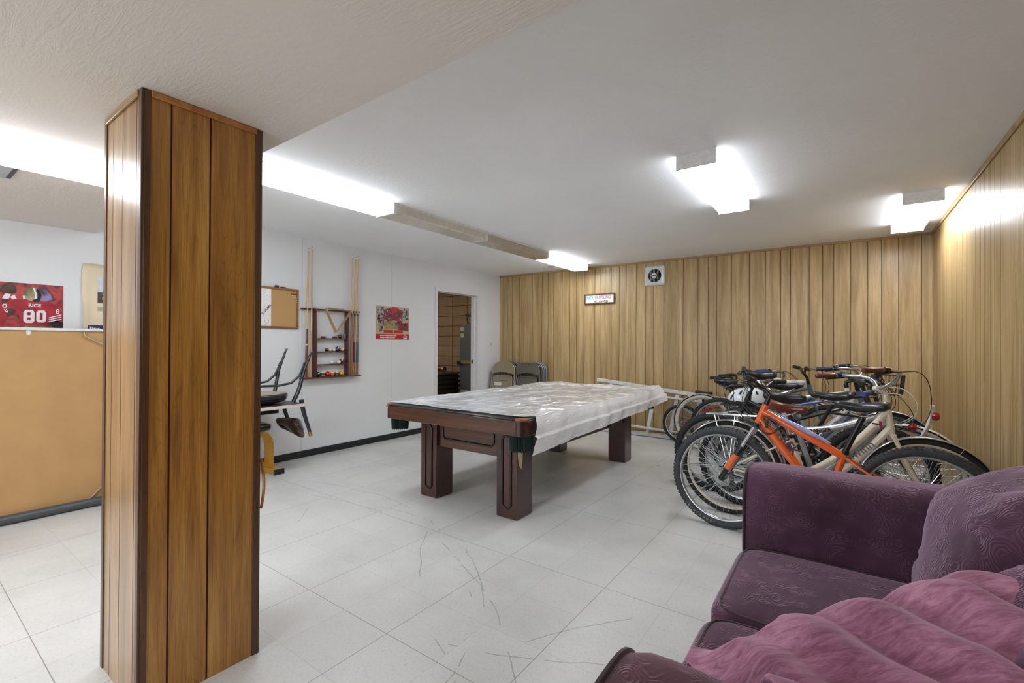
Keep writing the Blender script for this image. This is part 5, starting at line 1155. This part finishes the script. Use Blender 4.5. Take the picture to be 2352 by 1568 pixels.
# ------------------------------------------------------------------ folding chairs
def folding_chair():
    t = thing('folding_chair', 'x', 'folding chair', (0, 0, 0))
    def U(w0, w1, z0, z1, r, y): return rect_path(lambda p: (p[0], y, p[1]), [(-w0, z0), (-w1, z1), (w1, z1), (w0, z0)], r, 8)
    m = MB(); m.tube(U(0.245, 0.213, 0.012, 0.965, 0.15, 0), 0.0115, 10); m.build('outer_frame', 'S', t, True) if False else None
    return t
TAUPE = [mat('chair_tan', (150, 136, 114), 0.35, coat=0.5), mat('chair_taupe', (96, 90, 82), 0.3, coat=0.6), mat('chair_steel_blue', (122, 140, 160), 0.3, coat=0.6), mat('chair_dark', (58, 56, 54), 0.3, coat=0.6)]
proto = {}
def make_chair(ci):
    if ci in proto:
        src = proto[ci]; r = src.copy(); C.objects.link(r)
        for ch in list(src.children):
            c = ch.copy(); C.objects.link(c); c.parent = r
        return r
    t = thing('folding_chair', 'x', 'folding chair'); mt = TAUPE[ci]
    def U(w0, w1, z0, z1, r, y): return rect_path(lambda p: (p[0], y, p[1]), [(-w0, z0), (-w1, z1), (w1, z1), (w0, z0)], r, 8)
    m = MB(); m.tube(U(0.25, 0.213, 0.012, 0.965, 0.15, 0), 0.0115, 10); m.build('outer_frame', mt, t, True)
    m = MB(); P = [(-0.206, 0.775), (-0.1, 0.800), (0, 0.808), (0.1, 0.800), (0.206, 0.775)]+[(p[0], p[2]) for p in U(0.21, 0.203, 0.79, 0.955, 0.13, 0)[::-1]][1:-1]
    m.prism(P, lambda p: (p[0], -0.006, p[1]), lambda p: (p[0], 0.006, p[1])); m.build('backrest', mt, t, bevel=0.003)
    m = MB(); P = rrect(-0.185, 0.36, 0.185, 0.745, 0.05); m.prism(P, lambda p: (p[0], -0.012, p[1]), lambda p: (p[0], 0.0, p[1])); m.tube([(p[0], -0.014, p[1]) for p in P], 0.009, 8, closed=True); m.build('seat', mt, t, 60)
    m = MB(); m.tube(U(0.215, 0.2, 0.012, 0.62, 0.04, 0.012), 0.0105, 10); m.build('rear_leg_frame', mt, t, True)
    m = MB(); m.cyl((-0.235, 0, 0.16), (0.235, 0, 0.16), 0.008, n=8); m.cyl((-0.205, 0.012, 0.26), (0.205, 0.012, 0.26), 0.008, n=8); m.build('cross_bar', mt, t, True)
    m = MB()
    for x, y in ((-0.25, 0), (0.25, 0), (-0.215, 0.012), (0.215, 0.012)): m.cyl((x, y, 0), (x, y, 0.03), 0.0135, n=10)
    m.build('foot_cap', M_grip, t, True); proto[ci] = t; return t
ordn = ['front', 'second', 'third', 'fourth', 'rearmost']
cn = ['tan', 'taupe', 'blue-grey', 'dark']
for st_, (cx, cols, yy) in enumerate(((-4.555, (0, 1, 3, 2, 1), 6.02), (-4.085, (1, 3, 0, 2, 2), 6.04))):
    for k, ci in enumerate(cols):
        c = make_chair(ci); c.location = (cx+0.0*k, yy+k*0.052, 0); c.rotation_euler = (math.radians(-5.5), 0, math.radians(2-st_*3))
        c['label'] = '%s metal folding chair, %s from the front of the %s leaning stack' % (cn[ci], ordn[k], ('left', 'right')[st_]); c['group'] = 'folding chairs leaning in two stacks'
        if st_ == 0 and k == 0:
            m = MB(); m.tube([(-0.06+0.16*q/40, -0.0130, 0.665+0.010*math.sin(q*1.9)*math.cos(q*0.7)+(0.006 if q in (2, 3, 15, 16) else 0)) for q in range(41)], 0.0013, 5); m.build('scrawled_writing', mat('scrawl', (60, 50, 42), 0.6), c)
            m = MB(); m.box((-0.16, -0.0135, 0.585), (-0.02, -0.012, 0.632)); m.build('paper_label', mat('label_white', (222, 222, 214), 0.5), c)

# ------------------------------------------------------------------ bench, table and upside-down chair left of the cue rack
YB_ = mat('yellow_steel', (206, 150, 40), 0.4, coat=0.4)
bn = thing('padded_bench', 'black padded bench on yellow curved legs behind the pillar', 'bench', (-4.6, 1.9, 0)); B = bn.location
m = MB(); pts = [(1.42, 0.03), (1.42, 0.34), (1.50, 0.415), (2.16, 0.415), (2.285, 0.34), (2.30, 0.24), (2.30, 0.05)]
rings = [[(-4.655, y, z), (-4.575, y, z)] for y, z in pts]
P = rect_path(lambda p: p, [(1.42, 0.05), (1.42, 0.405), (2.31, 0.405), (2.31, 0.05)], 0.2, 10); R_ = []
for k, (a, b) in enumerate(P):
    q0 = P[max(k-1, 0)]; q1 = P[min(k+1, len(P)-1)]; t_ = (Vector(q1)-Vector(q0)).normalized(); nn = Vector((-t_.y, t_.x))*0.022
    R_.append([(-4.66, a+nn.x, b+nn.y), (-4.56, a+nn.x, b+nn.y), (-4.56, a-nn.x, b-nn.y), (-4.66, a-nn.x, b-nn.y)])
m.loft(R_); m.build('curved_leg', YB_, bn, 60, off=B)
m = MB(); m.box((-4.83, 2.265, 0), (-4.43, 2.355, 0.05)); ft = m.build('foot', YB_, bn, bevel=0.004, off=B)
m = MB(); m.box((-4.43, 2.262, 0.0), (-4.405, 2.358, 0.052)); m.build('end_cap', M_blk, ft, bevel=0.003, off=B)
m = MB(); m.box((-4.83, 1.38, 0), (-4.43, 1.46, 0.05)); m.build('foot', YB_, bn, bevel=0.004, off=B)
m = MB(); m.ball((-4.62, 1.8, 0.462), (0.19, 0.46, 0.042), 48, 16, e1=0.35, e2=0.2); m.build('cushion', M_seat, bn, True, off=B)
tb = thing('small_table', 'dark table with pale edge carrying an upside-down chair beside the pillar', 'table', (-4.45, 1.9, 0)); B = tb.location
m = MB(); m.box((-4.75, 1.32, 0.668), (-4.16, 2.42, 0.690)); m.build('tabletop', mat('dark_blue_laminate', (58, 62, 72), 0.4, var=0.1), tb, bevel=0.002, off=B)
m = MB()
for a, b in (((-4.158, 1.318), (-4.150, 2.422)), ((-4.76, 2.42), (-4.15, 2.428)), ((-4.76, 1.312), (-4.15, 1.32)), ((-4.76, 1.318), (-4.752, 2.422))): m.box((a[0], a[1], 0.664), (b[0], b[1], 0.692))
m.build('edge_band', mat('pale_edge', (206, 196, 184), 0.4), tb, off=B)
m = MB(); m.box((-4.70, 1.40, 0.62), (-4.22, 2.20, 0.668)); m.build('apron', BK, tb, off=B)
for x, y in ((-4.70, 1.40), (-4.22, 1.40), (-4.70, 1.95), (-4.22, 1.95)):
    m = MB(); m.box((x-0.02, y-0.02, 0), (x+0.02, y+0.02, 0.62)); m.build('leg', BK, tb, off=B)
# upside-down armchair
ch = thing('armchair', 'black bentwood armchair set upside down on the table beside the cue rack', 'chair', (-4.42, 2.15, 0.692)); B = ch.location
M_bw = mat('black_lacquer', (34, 36, 42), 0.3, coat=0.5); M_br = mat('brass_cap', (190, 150, 84), 0.3, 0.7); M_dl = mat('dark_brown_leather', (50, 28, 24), 0.35, coat=0.4)
cx, cy = -4.42, 2.13
m = MB(); m.prism([(cx+0.215*math.cos(2*PI*k/40), cy+0.235*math.sin(2*PI*k/40)) for k in range(40)], lambda p: (p[0], p[1], 0.742), lambda p: (p[0], p[1], 0.790)); m.build('seat_frame', M_bw, ch, bevel=0.01, off=B)
m = MB(); m.ball((cx, cy, 0.735), (0.205, 0.225, 0.043), 36, 12); m.build('seat_pad', M_dl, ch, True, off=B)
m = MB(); m.prism([(cx+0.19*math.cos(2*PI*k/40), cy+0.205*math.sin(2*PI*k/40)) for k in range(40)], lambda p: (p[0], p[1], 0.790), lambda p: (p[0], p[1], 0.793)); m.build('seat_underside', mat('underside_beige', (180, 170, 156), 0.6), ch, off=B)
legs = [((-4.28, 2.37, 0.60), (-4.255, 2.405, 0.80), (-4.24, 2.455, 1.00), (-4.20, 2.505, 1.185)), ((-4.58, 2.33, 0.60), (-4.60, 2.36, 0.80), (-4.60, 2.395, 1.0), (-4.58, 2.46, 1.20)),
        ((-4.27, 1.93, 0.78), (-4.25, 1.90, 0.9), (-4.22, 1.86, 1.05), (-4.18, 1.80, 1.185)), ((-4.59, 1.93, 0.78), (-4.61, 1.90, 0.9), (-4.62, 1.86, 1.05), (-4.64, 1.80, 1.20))]
for k, P in enumerate(legs):
    if k < 2: P = (P[0][:2]+(0.70,),)+P[1:]
    m = MB(); m.tube(P, [0.024, 0.024, 0.019, 0.012], 10, flat=0.75); lg = m.build('leg', M_bw, ch, True, off=B)
    m = MB(); e_ = P[-1]; m.cyl((e_[0], e_[1], e_[2]-0.01), (e_[0], e_[1], e_[2]+0.008), 0.012, 0.017, 10); m.build('glide', mat('nickel', (150, 148, 140), 0.3, 0.8), lg, True, off=B)
for x, oy in ((-4.255, 0.055), (-4.60, 0.0)):
    m = MB(); m.tube([(x, 2.0, 0.875), (x, 2.16+oy, 0.868), (x, 2.28+oy, 0.885), (x, 2.355+oy, 0.945), (x+0.0, 2.385+oy, 1.0), (x+0.01, 2.41+oy, 1.08)], 0.011, 10); m.tube([(x, 1.75, 0.90), (x, 2.0, 0.875)], 0.011, 10); m.build('curved_brace', M_bw, ch, True, off=B)
for x, yy in ((-4.245, 0), (-4.60, 0)):
    m = MB(); m.tube([(x, 2.43, 0.72), (x, 2.455, 0.60), (x, 2.50, 0.46), (x, 2.525, 0.385)], [0.022, 0.020, 0.017, 0.015], 10); bp = m.build('back_post', M_bw, ch, True, off=B)
    m = MB(); m.tube([(x, 2.520, 0.40), (x, 2.532, 0.355)], 0.018, 10); m.build('brass_cap', M_br, bp, True, off=B)
m = MB(); rows = []
for i in range(15):
    a = -1.25+2.5*i/14; row = []
    for j in range(9):
        v = j/8; z = 0.545-0.20*v*(0.75+0.25*math.cos(a*1.2)); y = 2.50-0.20*(1-math.cos(a))*1.0+0.05*v; x = -4.42+0.20*math.sin(a)*(1-0.25*abs(2*v-1)**2); z = 0.445+(z-0.445)*(1-0.45*abs(math.sin(a))**3); row.append((x, y-0.01, z-0.03*math.cos(a*1.5)))
    rows.append(row)
m.grid(rows); m.build('backrest', M_dl, ch, True, off=B, solid=0.022, sub=1)

# ------------------------------------------------------------------ things in the storage room
t = thing('steel_locker', 'tall blue-grey steel cabinet with paper stickers inside the storage doorway', 'cabinet', (-5.5, 6.5, 0)); B = t.location
m = MB(); m.box((-5.80, 6.40, 0.0), (-5.22, 6.80, 1.62)); m.build('body', mat('locker_grey', (92, 98, 106), 0.45), t, bevel=0.006, off=B)
m = MB()
for z0, z1, w_ in ((1.50, 1.58, 0.10), (1.38, 1.46, 0.09), (0.28, 0.42, 0.2)): m.box((-5.78, 6.395, z0), (-5.78+w_, 6.3995, z1), 0)
m.build('sticker', mat('sticker_beige', (196, 190, 168), 0.5), t, off=B)
m = MB(); m.box((-5.74, 6.36, 0.90), (-5.40, 6.399, 0.96)); m.build('handle_bar', mat('brass_dull', (150, 130, 84), 0.5), t, bevel=0.004, off=B)
m = MB(); m.box((-5.82, 6.35, 0.88), (-5.74, 6.40, 0.95)); m.build('latch', M_blk, t, bevel=0.004, off=B)
t = thing('crate_stack', 'dark slatted crate stack inside the storage room', 'crate', (-6.3, 6.1, 0)); B = t.location
m = MB(); m.box((-6.95, 5.82, 0.02), (-5.92, 6.50, 0.69)); m.build('core', mat('crate_shadow', (22, 16, 12), 0.7), t, off=B)
for k in range(8): m = MB(); m.box((-6.97, 5.79, 0.03+k*0.085), (-5.9, 6.52, 0.075+k*0.085)); m.build('slat', mat('dark_walnut_slat', (50, 34, 24), 0.5, var=0.3), t, bevel=0.003, off=B)
m = MB(); m.box((-6.98, 5.78, 0.705), (-5.88, 6.53, 0.735)); m.build('top', mat('brown_crate_top', (92, 66, 44), 0.5), t, bevel=0.003, off=B)
t = thing('power_tool', 'brass-coloured power tool lying on the crate in the storage room', 'tool', (-6.2, 6.3, 0.735)); B = t.location
m = MB(); m.tube([(-6.45, 6.3, 0.80), (-6.42, 6.3, 0.80), (-6.25, 6.3, 0.80), (-6.12, 6.3, 0.79)], [0.03, 0.06, 0.05, 0.035], 14); m.build('motor_body', mat('tool_brass', (150, 96, 60), 0.2, 0.8), t, True, off=B)
m = MB(); m.cyl((-6.12, 6.3, 0.79), (-6.08, 6.3, 0.79), 0.05, n=16); m.build('chuck', M_steel, t, True, off=B)
m = MB(); m.tube([(-6.36, 6.3, 0.78), (-6.36, 6.29, 0.757)], 0.016, 10); m.build('grip', M_grip, t, True, off=B)
t = thing('spare_bicycle_seat', 'black bicycle saddle and lock loop on top of the storage cabinet', 'bicycle saddle', (-5.62, 6.6, 1.62)); B = t.location
m = MB(); m.ball((-5.64, 6.55, 1.80), (0.16, 0.06, 0.03), 20, 10, e1=0.8); m.build('saddle', M_seat, t, True, off=B)
m = MB(); m.tube([(-5.62+0.09*math.cos(a)*(1+0.3*math.sin(a)), 6.5, 1.705+0.078*math.sin(a)) for a in [2*PI*k/20 for k in range(20)]], 0.009, 8, closed=True); m.build('loop', M_bkm, t, True, off=B)
m = MB(); m.tube([(-5.52, 6.55, 1.80), (-5.48, 6.56, 1.622)], 0.014, 8); m.build('seat_post', M_bkm, t, True, off=B)
m = MB(); m.tube([(-5.92, 6.93, 1.40), (-5.93, 6.93, 1.2), (-5.90, 6.93, 0.95)], 0.016, 8); m.tube([(-5.99, 6.93, 1.42), (-5.92, 6.93, 1.40), (-5.86, 6.93, 1.42)], 0.014, 8)
tag(m.build('pry_bar', mat('rust_brown', (74, 36, 26), 0.5, 0.3), smooth=True, off=(-5.92, 6.93, 1.2)), 'rust-brown pry bar hanging on the block wall of the storage room', 'tool', loc=(-5.92, 6.93, 1.2))
fixture(-7.0, -6.8, 4.4, 5.4, 2.5, 'added dim fill fixture, unseen inside the storage room', True, lens=emis('added_fill_lens', (255, 240, 220), 7.0), grp='added storage room fill light')  # unseen lamp added so the block wall beyond the door reads brighter
